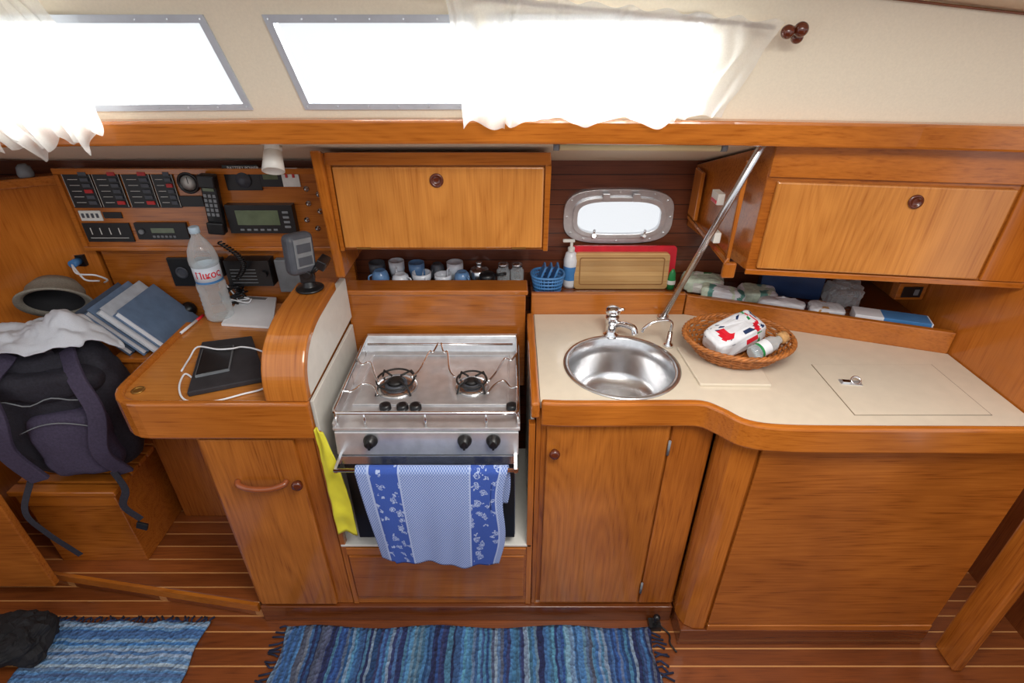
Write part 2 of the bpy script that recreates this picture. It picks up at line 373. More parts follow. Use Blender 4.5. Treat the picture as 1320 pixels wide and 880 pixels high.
def cw(x,z): return ry(x)+0.035-(z-1.545)*0.25
def zt(x): return 1.80 if x<0.55 else 1.80-(x-0.55)*0.10
xs=[-2.4+0.1*i for i in range(39)]
B(CX).loft([[(x,ry(x),1.492),(x,ry(x)+0.035,1.492),(x,ry(x)+0.035,1.546),(x,ry(x)-0.004,1.546)] for x in xs],True,True,False).done('trim_1',kind=S,label='long varnished teak rail below the windows',bevel=0.006)
B(VINYL).loft([[(x,ry(x)+0.03,1.502),(x,0.665,1.345),(x,0.665,1.372),(x,ry(x)+0.03,1.522)] for x in xs],True,True,False).done('ceiling_1',kind=S,label='cream headliner under the side deck')
def sh(x,z): return x-0.2*(z-1.571)
WZ0,WZ1=1.572,1.742
WINS=[(-1.25,-0.602),(-0.466,-0.05),(-0.01,0.43)]
b=B(VINYL)
def wpt(x,z,k=0):
    X=sh(x,z) ; return (X,cw(X,z)+0.02*k,z)
brk=sorted(set([-2.3,-2.0,-1.7,-1.45]+[w for p in WINS for w in p]+[0.2,-0.25,-0.85,-1.05,0.6,0.8,1.0,1.2,1.4]))
for x0,x1 in zip(brk,brk[1:]):
    inside=any(a-1e-6<=x0 and x1<=c+1e-6 for a,c in WINS)
    segs=[(1.53,WZ0),(WZ1,None)] if inside else [(1.53,WZ0),(WZ0,WZ1),(WZ1,None)]
    for z0,z1 in segs:
        za=z1 if z1 else zt(x0); zb=z1 if z1 else zt(x1)
        b.hexa([wpt(x0,z0),wpt(x1,z0),wpt(x1,z0,1),wpt(x0,z0,1),wpt(x0,za),wpt(x1,zb),wpt(x1,zb,1),wpt(x0,za,1)])
b.done('wall_coaming',kind=S,label='cream vinyl cabin side above the teak rail')
B(VINYL).grid(lambda u,v:(-2.4+3.8*u, cw(-2.4+3.8*u,1.8)+0.02-0.6*v, zt(-2.4+3.8*u)+0.13*math.sin(v*math.pi/2)),38,8).done('ceiling_2',kind=S,label='cream cabin headliner',solid=0.012)
B(DX).tube([(x,cw(x,zt(x))-0.008,zt(x)-0.004) for x in [0.5+0.1*i for i in range(10)]],0.0025).done('trim_3',kind=S,label='thin dark bead at the headliner edge')
for i,(a,c) in enumerate(WINS):
    w=E('window_%d'%(i+1),wpt((a+c)/2,WZ0),'aluminium framed cabin window in the cream cabin side',None); w['kind']=S
    o=[(a-0.009,WZ0-0.008),(c+0.009,WZ0-0.008),(c+0.009,WZ1+0.009),(a-0.009,WZ1+0.009)]
    inn=[(a+0.006,WZ0+0.006),(c-0.006,WZ0+0.006),(c-0.006,WZ1-0.006),(a+0.006,WZ1-0.006)]
    def fn(x,z,k):
        X=sh(x,z); return (X,cw(X,z)-0.006+0.028*k,z)
    fb=B(ALUF).ring(o,inn,fn)
    fb.m(STEEL)
    n=int((c-a)/0.06)
    for j in range(n+1):
        for zz in (WZ0-0.001,WZ1+0.001):
            p=Vector(fn(a+(c-a)*j/n,zz,0)); fb.cyl(p,p+Vector((0,-0.0015,0)),0.002,seg=8)
    fb.done('frame',w)
    B(PANE).hexa([fn(inn[0][0],inn[0][1],0.4),fn(inn[1][0],inn[1][1],0.4),fn(inn[1][0],inn[1][1],0.6),fn(inn[0][0],inn[0][1],0.6),fn(inn[3][0],inn[3][1],0.4),fn(inn[2][0],inn[2][1],0.4),fn(inn[2][0],inn[2][1],0.6),fn(inn[3][0],inn[3][1],0.6)]).done('pane',w)
w=E('window_4',(pc[0],0.655,1.07),'oval stainless porthole in planked hull',None); w['kind']=S
b=B(STEELB).ring(selips(*pc,0.186,0.094),selips(*pc,0.150,0.066),lambda a,c,k:(a,0.645+0.015*k,c))
b.ring(selips(*pc,0.156,0.071),selips(*pc,0.140,0.056),lambda a,c,k:(a,0.632+0.02*k,c))
for k in range(12):
    q=selips(*pc,0.175,0.084,0.6,12)[k]; b.cyl((q[0],0.6455,q[1]),(q[0],0.642,q[1]),0.005,seg=8)
b.done('frame',w,bevel=0.002)
B(PANE).prism(selips(*pc,0.142,0.058),'Y',0.648,0.652).done('pane',w)
for dx in (-0.085,0.085):
    B(CHROME).cyl((pc[0]+dx,0.63,pc[1]-0.066),(pc[0]+dx,0.60,pc[1]-0.05),0.006).tube([(pc[0]+dx,0.612,pc[1]-0.058),(pc[0]+dx,0.60,pc[1]-0.03)],0.004).done('latch',w)
for dx in (-0.05,0.05): B(STEELB).box(pc[0]+dx-0.012,pc[0]+dx+0.012,0.622,0.634,pc[1]+0.058,pc[1]+0.085).done('hinge',w,bevel=0.002)
B(BKZ).box(1.31,1.335,-0.08,0.655,0.0,1.56).done('wall_right',kind=S,label='glossy orange teak bulkhead')
B(DZ).box(1.75,1.78,-0.9,0.4,-0.08,1.6).done('wall_aft',kind=S,label='dark teak bulkhead')
B(BKZ).hexa([(-1.44,0.62,0.0),(-2.1,0.30,0.0),(-2.1,0.33,0.0),(-1.44,0.65,0.0),(-1.44,0.62,1.285),(-2.1,0.30,1.285),(-2.1,0.33,1.285),(-1.44,0.65,1.285)]).done('wall_left',kind=S,label='glossy teak half bulkhead')
B(CX).hexa([(-1.43,0.60,1.286),(-2.1,0.275,1.286),(-2.1,0.34,1.286),(-1.43,0.655,1.286),(-1.43,0.60,1.315),(-2.1,0.275,1.315),(-2.1,0.34,1.315),(-1.43,0.655,1.315)]).done('trim_4',kind=S,label='teak capping on half bulkhead',bevel=0.005)
B(DZ).box(-2.42,-2.4,-1.0,0.7,-0.08,1.6).done('wall_forward',kind=S,label='dark teak bulkhead')
B(WZ).box(1.43,1.465,-0.19,-0.1,-0.08,0.9).done('trim_5',kind=S,label='teak door post',bevel=0.008)
YB=0.618
B(WX).box(-1.42,-0.553,YB,0.64,0.0,1.07).done('wall_navigation',kind=S,label='teak panelling behind the chart table')
# ================================================================ LOWER CABINETS
def knob(parent,p,r=0.014,mat=BROWNK,name='knob',label=None,axis=(0,-1,0)):
    return B(mat).lathe([(r*0.6,0),(r*0.55,0.006),(r,0.010),(r*1.02,0.016),(r*0.8,0.021),(r*0.3,0.022)],p,axis,20).done(name,parent,label=label)
nc=E('storage_cabinet',(-0.71,0.28,0.0),'varnished teak cabinet under the chart table with a wooden pull','cabinet')
B(WZ).box(-0.876,-0.55,0.0,0.56,0.0,0.757).done('body',nc,bevel=0.003)
d=B(DRZ).box(-0.862,-0.602,-0.014,-0.001,0.012,0.752).done('door',nc,bevel=0.004,label='vertical grained teak door')
hp=[(-0.79,-0.014,0.598),(-0.785,-0.028,0.597),(-0.755,-0.036,0.590),(-0.72,-0.038,0.588),(-0.685,-0.036,0.590),(-0.655,-0.028,0.597),(-0.65,-0.014,0.598)]
B(PULL).tube(smoothpath(hp,4),0.0085).done('handle',d,label='curved wooden pull')
knob(d,(-0.617,-0.014,0.592),0.016)
B(WZ).box(-1.33,-0.885,0.38,0.60,0.001,0.755).m(CX).box(-1.33,-1.085,0.365,0.60,0.756,0.772).done('locker',label='teak locker beside chart table holding binders',cat='cabinet',bevel=0.003)
sc=E('oven_cabinet',(-0.24,0.28,0.0),'teak stove recess with white lining and drawer below','cabinet')
B(WX).box(-0.545,0.062,0.0,0.445,0.0,0.298).m(WHITE).box(-0.545,0.062,-0.004,0.445,0.298,0.308).box(-0.545,-0.535,0.02,0.445,0.309,0.86).box(0.052,0.062,0.02,0.445,0.309,0.80).m(CZ).box(-0.547,-0.53,-0.003,0.018,0.0,0.76).box(0.046,0.064,-0.004,0.018,0.0,0.80).done('body',sc,bevel=0.002)
B(WX).box(-0.525,0.04,-0.012,-0.001,0.05,0.262).done('drawer',sc,bevel=0.004)
B(CX).box(-0.528,0.044,-0.01,-0.0045,0.268,0.296).done('rail',sc)
sk=E('sink_cabinet',(0.32,0.28,0.0),'teak sink cabinet with plain door and round knob','cabinet')
B(WZ).box(0.066,0.08,0.0,0.47,0.0,0.858).box(0.08,0.555,0.46,0.474,0.0,0.858).box(0.08,0.555,0.0,0.46,0.0,0.015).box(0.08,0.555,0.0,0.012,0.015,0.812).done('body',sk,bevel=0.002)
d=B(DRZ).box(0.095,0.43,-0.012,-0.001,0.02,0.806).done('door',sk,bevel=0.004)
knob(d,(0.118,-0.012,0.71),0.015)
B(WZ).box(0.436,0.548,-0.010,-0.001,0.015,0.806).done('panel',sk,bevel=0.003)
for z in (0.08,0.70): B(GREY).cyl((0.433,-0.016,z),(0.433,-0.016,z+0.05),0.004,seg=8).done('hinge',sk)
fc=E('refrigerator_cabinet',(0.95,0.1,0.0),'large teak icebox front panel with rounded corner post','cabinet')
B(WZ).box(0.64,1.305,-0.085,0.22,0.001,0.857).done('body',fc,bevel=0.002)
pp=[(0.560,0.0),(0.557,-0.03),(0.562,-0.055),(0.575,-0.078),(0.60,-0.092),(0.638,-0.094),(0.638,-0.06),(0.60,-0.02),(0.59,0.0)]
B(CZ).prism(pp,'Z',0.0,0.857).done('post',fc,bevel=0.003,label='rounded pale teak corner post')
B(WX).box(0.645,1.385,-0.097,-0.086,0.03,0.857).m(CX).box(0.645,1.385,-0.100,-0.086,0.0,0.028).done('panel',fc,bevel=0.003)
# ================================================================ COUNTERTOP
front=smoothpath([(0.075,-0.01,0),(0.25,-0.01,0),(0.42,-0.008,0),(0.50,-0.012,0),(0.545,-0.045,0),(0.59,-0.09,0),(0.68,-0.108,0),(0.9,-0.112,0),(1.1,-0.113,0),(1.305,-0.115,0)],6)
ct=E('countertop',(0.7,0.15,0.86),'cream laminate galley worktop with curved teak edge','worktop')
outer=[(p.x,p.y) for p in front]+[(1.305,0.225),(0.583,0.477),(0.075,0.477)]
SK=(0.317,0.163)
hole=[(SK[0]+0.158*math.cos(2*math.pi*i/48),SK[1]+0.158*math.sin(2*math.pi*i/48)) for i in range(48)]
B(CREAM).plate(outer,[hole],lambda a,c,k:(a,c,0.88-0.02*k),0.02).done('worktop',ct)
edge=[(0.072,0.47,0)]+[(0.072,0.2,0),(0.072,0.02,0),(0.078,-0.006,0)]+[tuple(p) for p in front[2:]]
b=B(CX).ribbon(edge[3:],0.022,0.812,0.889,1); b.m(CY).box(0.05,0.073,-0.03,0.472,0.84,0.889)
b.done('edging',ct,bevel=0.006,label='thick varnished teak fiddle edging')
lx0,lx1,ly0,ly1=0.87,1.215,-0.065,0.165
B(CREAMD).box(lx0-0.0015,lx1+0.003,ly0-0.0015,ly1+0.002,0.8803,0.881).m(CREAM).box(lx0,lx1,ly0,ly1,0.8803,0.8822).done('lid',ct,label='flush icebox lid')
q=PZ(1097,493,0.883)
RLt=Matrix.Rotation(-0.15,3,'Z')
b=B(STEELB).obox(q+J((-0.002,0,0.0003)),0.028,0.011,0.0011,RLt)
b.m(CHROME).tube([q+RLt@J((0.012*math.cos(a)+0.012,0.003+0.009*math.sin(a),0.006+0.007*math.sin(a))) for a in [i*math.pi/8 for i in range(16)]],0.0026,closed=True).obox(q+J((-0.014,0.001,0.0035)),0.010,0.006,0.0022,RLt)
b.done('latch',ct,label='chrome ring latch')
pts=[PZ(u,v,0.88) for u,v in ((872,450),(965,452),(994,499),(902,498))]
B(CREAM).prism([(p.x,p.y) for p in pts],'Z',0.8805,0.889).done('sink_cover',label='cream laminate cover board lying on the worktop',cat='board',bevel=0.002)
b=B(STEEL); b.lathe([(0.157,0.0),(0.168,0.0005),(0.168,0.003),(0.156,0.004),(0.151,0.0),(0.146,-0.05),(0.135,-0.11),(0.118,-0.135),(0.08,-0.146),(0.03,-0.150),(0.001,-0.151)],(SK[0],SK[1],0.8808),seg=56,caps=False)
so=b.done('sink',label='round brushed stainless steel sink bowl',cat='sink',recalc=False)
B(CHROME).lathe([(0.03,0),(0.028,0.004),(0.02,0.003),(0.002,0.001)],(SK[0],SK[1],0.7305),seg=20).done('drain',so)
fb=Vector((0.312,0.335,0.8805))
fo=E('mixer_tap',fb,'chrome mixer tap with round lever knob beside the sink','tap')
B(CHROME).lathe([(0.026,0),(0.024,0.008),(0.018,0.012),(0.017,0.045),(0.021,0.049),(0.021,0.068),(0.016,0.074)],fb).tube(smoothpath([fb+J((0,0,0.035)),fb+J((0.025,-0.02,0.052)),fb+J((0.055,-0.05,0.056)),fb+J((0.062,-0.06,0.038))],5),0.010).done('body',fo)
B(CHROME).lathe([(0.012,0),(0.022,0.006),(0.024,0.016),(0.018,0.025),(0.005,0.028)],fb+J((0,0,0.075))).tube([fb+J((0,0,0.092)),fb+J((0.03,-0.02,0.103))],0.005).done('lever',fo)
fb=Vector((0.478,0.27,0.8805))
fo=E('water_pump_tap',fb,'thin chrome hand pump spout beside the sink','tap')
B(CHROME).lathe([(0.016,0),(0.014,0.008),(0.008,0.012),(0.007,0.05)],fb).tube(smoothpath([fb+J((0,0,0.05)),fb+J((0,0,0.080)),fb+J((-0.02,-0.005,0.093)),fb+J((-0.06,-0.01,0.088)),fb+J((-0.084,-0.012,0.07)),fb+J((-0.088,-0.012,0.057))],5),0.0045).done('body',fo)
# ================================================================ REAR SHELVES
b=B(WX).box(-0.545,0.045,0.452,0.468,0.60,0.965).m(CX).box(-0.553,0.052,0.445,0.53,0.966,0.984).m(DX).box(-0.52,0.045,0.532,0.655,0.93,0.945)
b.done('shelf',label='teak crockery shelf with board behind the stove',cat='shelf',bevel=0.004)
b=B(CX).box(0.064,0.58,0.479,0.498,0.865,0.957).m(DX).box(0.064,0.58,0.499,0.655,0.91,0.925)
b.done('shelf',label='low teak shelf with fiddle behind the sink',cat='shelf',bevel=0.004)
b=B(CX).hexa([(0.584,0.479,0.865),(1.305,0.227,0.865),(1.305,0.247,0.865),(0.584,0.499,0.865),(0.584,0.479,0.95),(1.305,0.227,0.95),(1.305,0.247,0.95),(0.584,0.499,0.95)])
b.m(DX).prism([(0.584,0.50),(1.305,0.248),(1.305,0.655),(0.584,0.655)],'Z',0.905,0.92)
b.done('shelf',label='angled teak shelf with fiddle board behind icebox',cat='shelf',bevel=0.003)
# ================================================================ UPPER CABINETS
uc=E('wall_cabinet',(-0.2,0.5,1.16),'teak wall cabinet with light drop door above the stove','cabinet')
B(WX).prism([(0.355,1.16),(0.655,1.16),(0.655,1.335),(0.355,1.434)],'X',-0.498,0.102).m(CX).box(-0.50,0.104,0.343,0.354,1.405,1.437).box(-0.50,-0.488,0.343,0.354,1.16,1.405).box(0.09,0.104,0.343,0.354,1.16,1.405).done('body',uc,bevel=0.002)
d=B(LZ).box(-0.485,0.087,0.341,0.354,1.17,1.400).done('door',uc,bevel=0.004,label='light figured teak door')
B(BROWNK).lathe([(0.019,0),(0.019,0.004),(0.013,0.006),(0.012,0.002),(0.004,0.001)],(-0.205,0.341,1.365),(0,-1,0)).done('knob',d,label='dark round finger pull')
for x in (-0.43,0.02): B(GOLD).box(x-0.02,x+0.02,0.338,0.3405,1.168,1.174).done('hinge',d)
B(CZ).prism([(0.35,1.072),(0.60,1.072),(0.60,1.352),(0.33,1.444),(0.32,1.448)],'X',-0.530,-0.5015).done('divider_panel',label='teak upright between instrument panel and wall cabinet',cat='panel',bevel=0.005)
rc2=E('wall_cabinet',(0.95,0.4,1.16),'angled teak wall cabinet with light drop door above icebox','cabinet')
def rf(x): return 0.206-(x-0.628)*0.135
def hx(b,x0,x1,o0,o1,z0,z1):
    return b.hexa([(x0,rf(x0)+o0,z0),(x1,rf(x1)+o0,z0),(x1,rf(x1)+o1,z0),(x0,rf(x0)+o1,z0),(x0,rf(x0)+o0,z1),(x1,rf(x1)+o0,z1),(x1,rf(x1)+o1,z1),(x0,rf(x0)+o1,z1)])
b=B(WX).hexa([(0.63,rf(0.63),1.16),(1.305,rf(1.305),1.16),(1.305,0.655,1.13),(0.60,0.655,1.13),(0.63,rf(0.63),1.487),(1.305,rf(1.305),1.487),(1.305,0.655,1.335),(0.60,0.655,1.335)])
b.m(CX); hx(b,0.628,1.305,-0.006,-0.0005,1.15,1.166); b.done('body',rc2,bevel=0.003)
b=B(LZ); hx(b,0.652,1.185,-0.014,-0.001,1.172,1.40); d=b.done('door',rc2,bevel=0.004,label='light figured teak door')
b=B(CX); hx(b,0.63,1.305,-0.008,-0.001,1.41,1.486); b.done('rail',rc2,bevel=0.002)
b=B(CZ); hx(b,1.197,1.305,-0.008,-0.001,1.168,1.408); b.done('stile',rc2,bevel=0.002)
B(BROWNK).lathe([(0.017,0),(0.017,0.004),(0.012,0.006),(0.011,0.002),(0.004,0.001)],(0.972,rf(0.972)-0.0145,1.365),(-0.135,-1,0)).done('knob',d,label='dark round finger pull')
b=B(CZ)
b.box(0.585,0.598,0.24,0.62,1.165,1.18).box(0.585,0.598,0.24,0.25,1.18,1.44).box(0.585,0.598,0.55,0.62,1.18,1.335)
b.box(0.585,0.62,0.24,0.256,1.12,1.165)
b.done('niche_rack',label='small open teak rack on the cabinet side',cat='shelf',bevel=0.004)
B(WHITE).box(0.565,0.584,0.33,0.38,1.30,1.33).m(RED).box(0.563,0.565,0.335,0.375,1.302,1.31).done('matchbox',label='small white and red box in side rack',cat='box')
B(WHITE).box(0.565,0.584,0.30,0.34,1.20,1.23).done('switch',label='small white switch on the cabinet side',cat='switch',bevel=0.002)
# ================================================================ POLE, LIGHT, CURTAIN ROD
B(STEEL).cyl((0.505,0.45,0.8835),(0.592,0.19,1.487),0.0095,seg=16).lathe([(0.02,0),(0.018,0.008),(0.012,0.012)],(0.505,0.45,0.8808)).done('grab_pole',label='slanting stainless steel support tube beside the sink',cat='pole')
B(TUBE).cyl((0.115,0.218,1.478),(0.50,0.206,1.478),0.009).m(GREY).box(0.10,0.515,0.218,0.24,1.484,1.49).cyl((0.10,0.218,1.478),(0.114,0.218,1.478),0.010).cyl((0.501,0.206,1.478),(0.515,0.206,1.478),0.010).done('tube_light',label='slim cream tube lamp under the deck edge',cat='lamp')
rod=E('curtain_rod',(0.2,0.1,1.73),'slim curtain rod with round wooden ball finials','curtain rod')
def rodp(x): return Vector((x,min(0.115,cw(x,1.75)-0.04),1.785-0.06*(x+0.15)/0.72))
B(BROWNK).tube([rodp(x) for x in [-0.2+0.08*i for i in range(10)]],0.005).done('rod',rod)
p=rodp(0.56)
B(BROWNK).ball(p+J((-0.02,-0.014,-0.004)),0.013).ball(p+J((0.006,-0.012,0.0)),0.014).ball(p+J((0.01,0.006,-0.014)),0.012).cyl(p+J((0.004,0,0)),p+J((0.004,0.05,0.0)),0.006).done('finial',rod,label='brown wooden balls')
def cur2(u,v):
    xt=-0.135+0.665*u; xb=-0.11+0.575*u
    k=v**0.8; x=xt*(1-k)+xb*k
    zt_=rodp(xt).z+0.010+0.004*math.sin(u*60); zb=1.545+0.010*math.sin(u*23)+0.012*noise.noise(Vector((u*14,0,0)))
    if u<0.16: zb-=0.014
    if u>0.86: zb+=0.02*(u-0.86)/0.14
    z=zt_*(1-v)+zb*v
    y=(rodp(xt).y-0.018)*(1-v)+(ry(x)-0.022)*v + (0.004+0.006*v)*math.sin(u*70+3*noise.noise(Vector((u*9,v*1.5,0)))*3)*(0.5+0.9*(u<0.2 or u>0.8))
    return (x+0.004*math.sin(v*9+u*40),y,z)
B(CURT).grid(cur2,220,24).done('curtain',label='sheer white curtain gathered along the window on a rod',cat='curtain')
def cur1(u,v):
    xt=-1.32+0.40*u; xb=-1.12+0.23*u
    k=v; x=xt*(1-k)+xb*k - 0.05*math.sin(v*math.pi)*(0.5-u)
    zb=1.487+0.02*math.sin(u*14)+0.014*math.sin(u*37)+0.035*u+0.012*noise.noise(Vector((u*20,3,0))); z=1.80*(1-v)+zb*v
    y=(cw(x,1.75)-0.045)*(1-v)+(ry(x)-0.04)*v+(0.005+0.010*v)*math.sin(u*50+9*noise.noise(Vector((u*7,v*2,4))))
    return (x,y,z)
B(CURT).grid(cur1,140,30).done('curtain',label='sheer white curtain bunched at the forward window',cat='curtain')
# ================================================================ CHART TABLE
tb=E('chart_table',(-0.83,0.28,0.76),'varnished teak chart table with rounded corner','table')
op=[(-0.552,-0.004),(-0.98,-0.004)]+[(-0.98-0.075*math.sin(a),0.071-0.075*math.cos(a)) for a in [i*math.pi/12 for i in range(1,7)]]+[(-1.055,0.575),(-0.552,0.575)]
B(LX).prism(op,'Z',0.846,0.872).done('tabletop',tb)
ep=[(-0.552,-0.004)]+op[1:8]+[(-1.055,0.30),(-1.055,0.42)]
ep[0]=(-0.531,-0.004)
B(CX).ribbon(ep,0.022,0.765,0.884,-1).done('fiddle',tb,bevel=0.006,label='raised teak edging')
q=PZ(178,503,0.873)
B(GOLD).lathe([(0.017,0),(0.017,0.003),(0.012,0.003),(0.011,0.0005)],(q.x,q.y,0.8725)).done('grommet',tb,label='brass finger hole')
path=smoothpath([(0,-0.018,0.885),(0,-0.012,0.94),(0,0.012,0.99),(0,0.06,1.03),(0,0.14,1.055),(0,0.25,1.062),(0,0.34,1.064)],6)
pt=E('partition',(-0.58,0.2,0.875),'curved laminated teak divider with white side panel','partition')
x0,x1=-0.643,-0.531; b=B(CL); rings=[]
for i,p in enumerate(path):
    t=(path[min(i+1,len(path)-1)]-path[max(i-1,0)]).normalized(); n=Vector((0,t.z,-t.y))
    w=0.028
    rings.append([(x0,p.y,p.z),(x1,p.y,p.z),(x1,p.y+n.y*w,p.z+n.z*w),(x0,p.y+n.y*w,p.z+n.z*w)])
b.loft(rings,True,True,False).done('capping',pt,bevel=0.005,label='thick bent teak capping')
prof=[(r[2][1],r[2][2]) for r in rings]
sp_=[(a,c) for a,c in prof]+[(0.44,1.03),(0.44,0.89),(prof[0][0],0.886)]
B(WHITE).prism(sp_,'X',-0.551,-0.533).m(WZ).prism(sp_,'X',-0.642,-0.5515).done('panel',pt,label='white laminate side')
# ================================================================ STOVE
sv=E('gas_stove',(-0.235,0.2,0.31),'stainless steel gimballed two burner marine stove with oven','stove')
sx0,sx1=-0.49,0.022
B(STEEL).box(sx0+0.012,sx1-0.012,0.002,0.40,0.345,0.775).box(sx0+0.02,sx0+0.05,0.05,0.35,0.309,0.345).box(sx1-0.05,sx1-0.02,0.05,0.35,0.309,0.345).done('body',sv,bevel=0.004)
b=B(STEELB).box(sx0,sx1,-0.004,0.425,0.776,0.786)
b.box(sx0,sx0+0.008,0.0,0.425,0.786,0.80).box(sx1-0.008,sx1,0.0,0.425,0.786,0.80)
b.ring([(sx0+0.03,0.095),(sx1-0.03,0.095),(sx1-0.03,0.365),(sx0+0.03,0.365)],[(sx0+0.036,0.101),(sx1-0.036,0.101),(sx1-0.036,0.359),(sx0+0.036,0.359)],lambda a,c,k:(a,c,0.791-0.004*k))
b.hexa([(sx0+0.005,0.39,0.786),(sx1-0.005,0.39,0.786),(sx1-0.005,0.425,0.786),(sx0+0.005,0.425,0.786),(sx0+0.005,0.41,0.835),(sx1-0.005,0.41,0.835),(sx1-0.005,0.425,0.835),(sx0+0.005,0.425,0.835)])
b.done('cooktop',sv,bevel=0.002)
b=B(CHROME); zr=0.832
b.tube([(sx0+0.006,0.415,zr),(sx0+0.006,0.02,zr),(sx0+0.010,0.008,zr),(sx0+0.02,0.004,zr),(sx1-0.02,0.004,zr),(sx1-0.01,0.008,zr),(sx1-0.006,0.02,zr),(sx1-0.006,0.415,zr)],0.005)
b.tube([(sx0+0.02,0.36,zr),(sx1-0.02,0.36,zr)],0.004)
for x in (sx0+0.006,sx1-0.006):
    for y in (0.02,0.2,0.36): b.cyl((x,y,0.787),(x,y,zr),0.004,seg=8)
    b.box(x-0.003,x+0.003,0.02,0.41,0.795,0.826)
for x in (-0.40,-0.235,-0.07): b.cyl((x,0.004,0.787),(x,0.004,zr),0.004,seg=8)
b.done('fiddle_rail',sv)
def clamp(x0,y0,x1,y1):
    B(CHROME).tube(smoothpath([(x0,y0,zr+0.004),(x0*0.7+x1*0.3,y0*0.7+y1*0.3,zr-0.004),(x0*0.4+x1*0.6,y0*0.5+y1*0.5+0.03,zr-0.004),(x1,y1,zr-0.004),(x1+0.02*(1 if x1<x0 else -1)*-1,y1-0.04,zr-0.006)],5),0.0032).done('pot_clamp',sv,label='bent wire pot clamp')
clamp(sx0+0.006,0.27,-0.41,0.19); clamp(sx0+0.006,0.10,-0.40,0.13); clamp(sx1-0.006,0.30,-0.05,0.20); clamp(sx1-0.006,0.12,-0.05,0.14); clamp(-0.24,0.36,-0.28,0.22); clamp(-0.23,0.36,-0.19,0.22)
def burner(c,r):
    c=Vector((c[0],c[1],0.7865))
    o=B(STEEL).lathe([(r*1.15,0),(r*1.1,0.004),(r*0.8,0.006)],c).m(DGREY).lathe([(r*0.62,0.006),(r*0.6,0.016),(r*0.5,0.018),(r*0.48,0.012),(r*0.1,0.012)],c).m(IRON).lathe([(r*0.42,0.012),(r*0.42,0.022),(r*0.3,0.025),(r*0.02,0.026)],c).done('burner',sv)
    g=B(IRON).tube([c+J((r*1.0*math.cos(a),r*1.0*math.sin(a),0.026)) for a in [i*math.pi/14 for i in range(28)]],0.003,closed=True)
    for k in range(4):
        a=k*math.pi/2+math.pi/4; dr=J((math.cos(a),math.sin(a),0))
        g.tube([c+dr*r*0.35+J((0,0,0.03)),c+dr*r*1.05+J((0,0,0.03)),c+dr*r*1.3+J((0,0,0.002))],0.0032)
    g.done('grate',o)
burner((-0.35,0.19),0.056); burner((-0.121,0.19),0.045)
for u in (497,519,536,660):
    q=PZ(u,526,0.79); B(BLACK).lathe([(0.013,0),(0.017,0.003),(0.016,0.016),(0.009,0.019)],(q.x,q.y,0.7865)).done('knob',sv,label='black clamp knob')
B(STEELB).hexa([(sx0+0.004,-0.016,0.70),(sx1-0.004,-0.016,0.70),(sx1-0.004,0.0,0.70),(sx0+0.004,0.0,0.70),(sx0+0.004,-0.008,0.774),(sx1-0.004,-0.008,0.774),(sx1-0.004,0.0,0.774),(sx0+0.004,0.0,0.774)]).done('control_panel',sv,bevel=0.002)
for u in (478,599,636):
    q=PY(u,567,-0.013)
    B(BLACK).lathe([(0.016,0),(0.02,0.002),(0.019,0.008),(0.015,0.011),(0.013,0.024),(0.006,0.026)],(q.x,-0.013,q.z),(0,-1,0.1)).box(q.x-0.003,q.x+0.003,-0.042,-0.03,q.z-0.012,q.z+0.014).done('knob',sv,label='black control knob')
od=B(BLACK).box(sx0+0.014,sx1-0.014,-0.012,0.001,0.352,0.662).m(STEEL).box(sx0+0.010,sx1-0.010,-0.015,0.001,0.663,0.695).done('oven_door',sv,bevel=0.003,label='black glass oven door')
b=B(CHROME).cyl((sx0+0.01,-0.075,0.70),(sx1-0.005,-0.075,0.70),0.006)
for x in (sx0+0.015,sx1-0.012): b.box(x-0.004,x+0.004,-0.078,-0.014,0.692,0.706)
b.done('handle',od)
def tw(u,v):
    x=-0.420+0.408*u; s=v*0.520
    if s<0.14: z=0.565+s; y=-0.066
    elif s<0.165: a=(s-0.14)/0.025*math.pi; z=0.705+0.0095*math.sin(a); y=-0.075+0.0095*math.cos(a)
    else: z=0.705-(s-0.165); y=-0.0855-0.012*math.sin(min(1,(s-0.165)*5)*1.5)
    k=max(0,(s-0.165)/0.38)
    w=0.006*math.sin(u*13+1.2+k*1.2)*k+0.004*math.sin(u*31+k*2)*k
    x+=(0.5-u)*0.06*k+0.006*k+(0.008*math.sin(v*10)*(u>0.9))
    if s>0.165: z+=0.007*math.sin(u*6+0.4)*k-0.012*u*k+0.012*k*(u<0.12); y+=w
    return (x,y-0.003*(s>0.165),z)
B(TOWEL).grid(tw,80,90,uv=True).done('tea_towel',label='blue and white terry towel hanging over the oven handle',cat='towel',solid=0.003)
def yb(u,v):
    x=-0.529+0.006*v+(0.022+0.036*math.sin(min(1,v*1.3)*1.5))*u; z=0.80-0.39*v+0.008*math.sin(u*4)
    return (x,-0.030+0.003*math.sin(u*7+v*5)-0.014*v+0.005*noise.noise(Vector((u*2,v*8,0))),z)
B(YEL).grid(yb,16,40).done('plastic_bag',label='yellow plastic bag hanging beside the stove',cat='bag',solid=0.003)
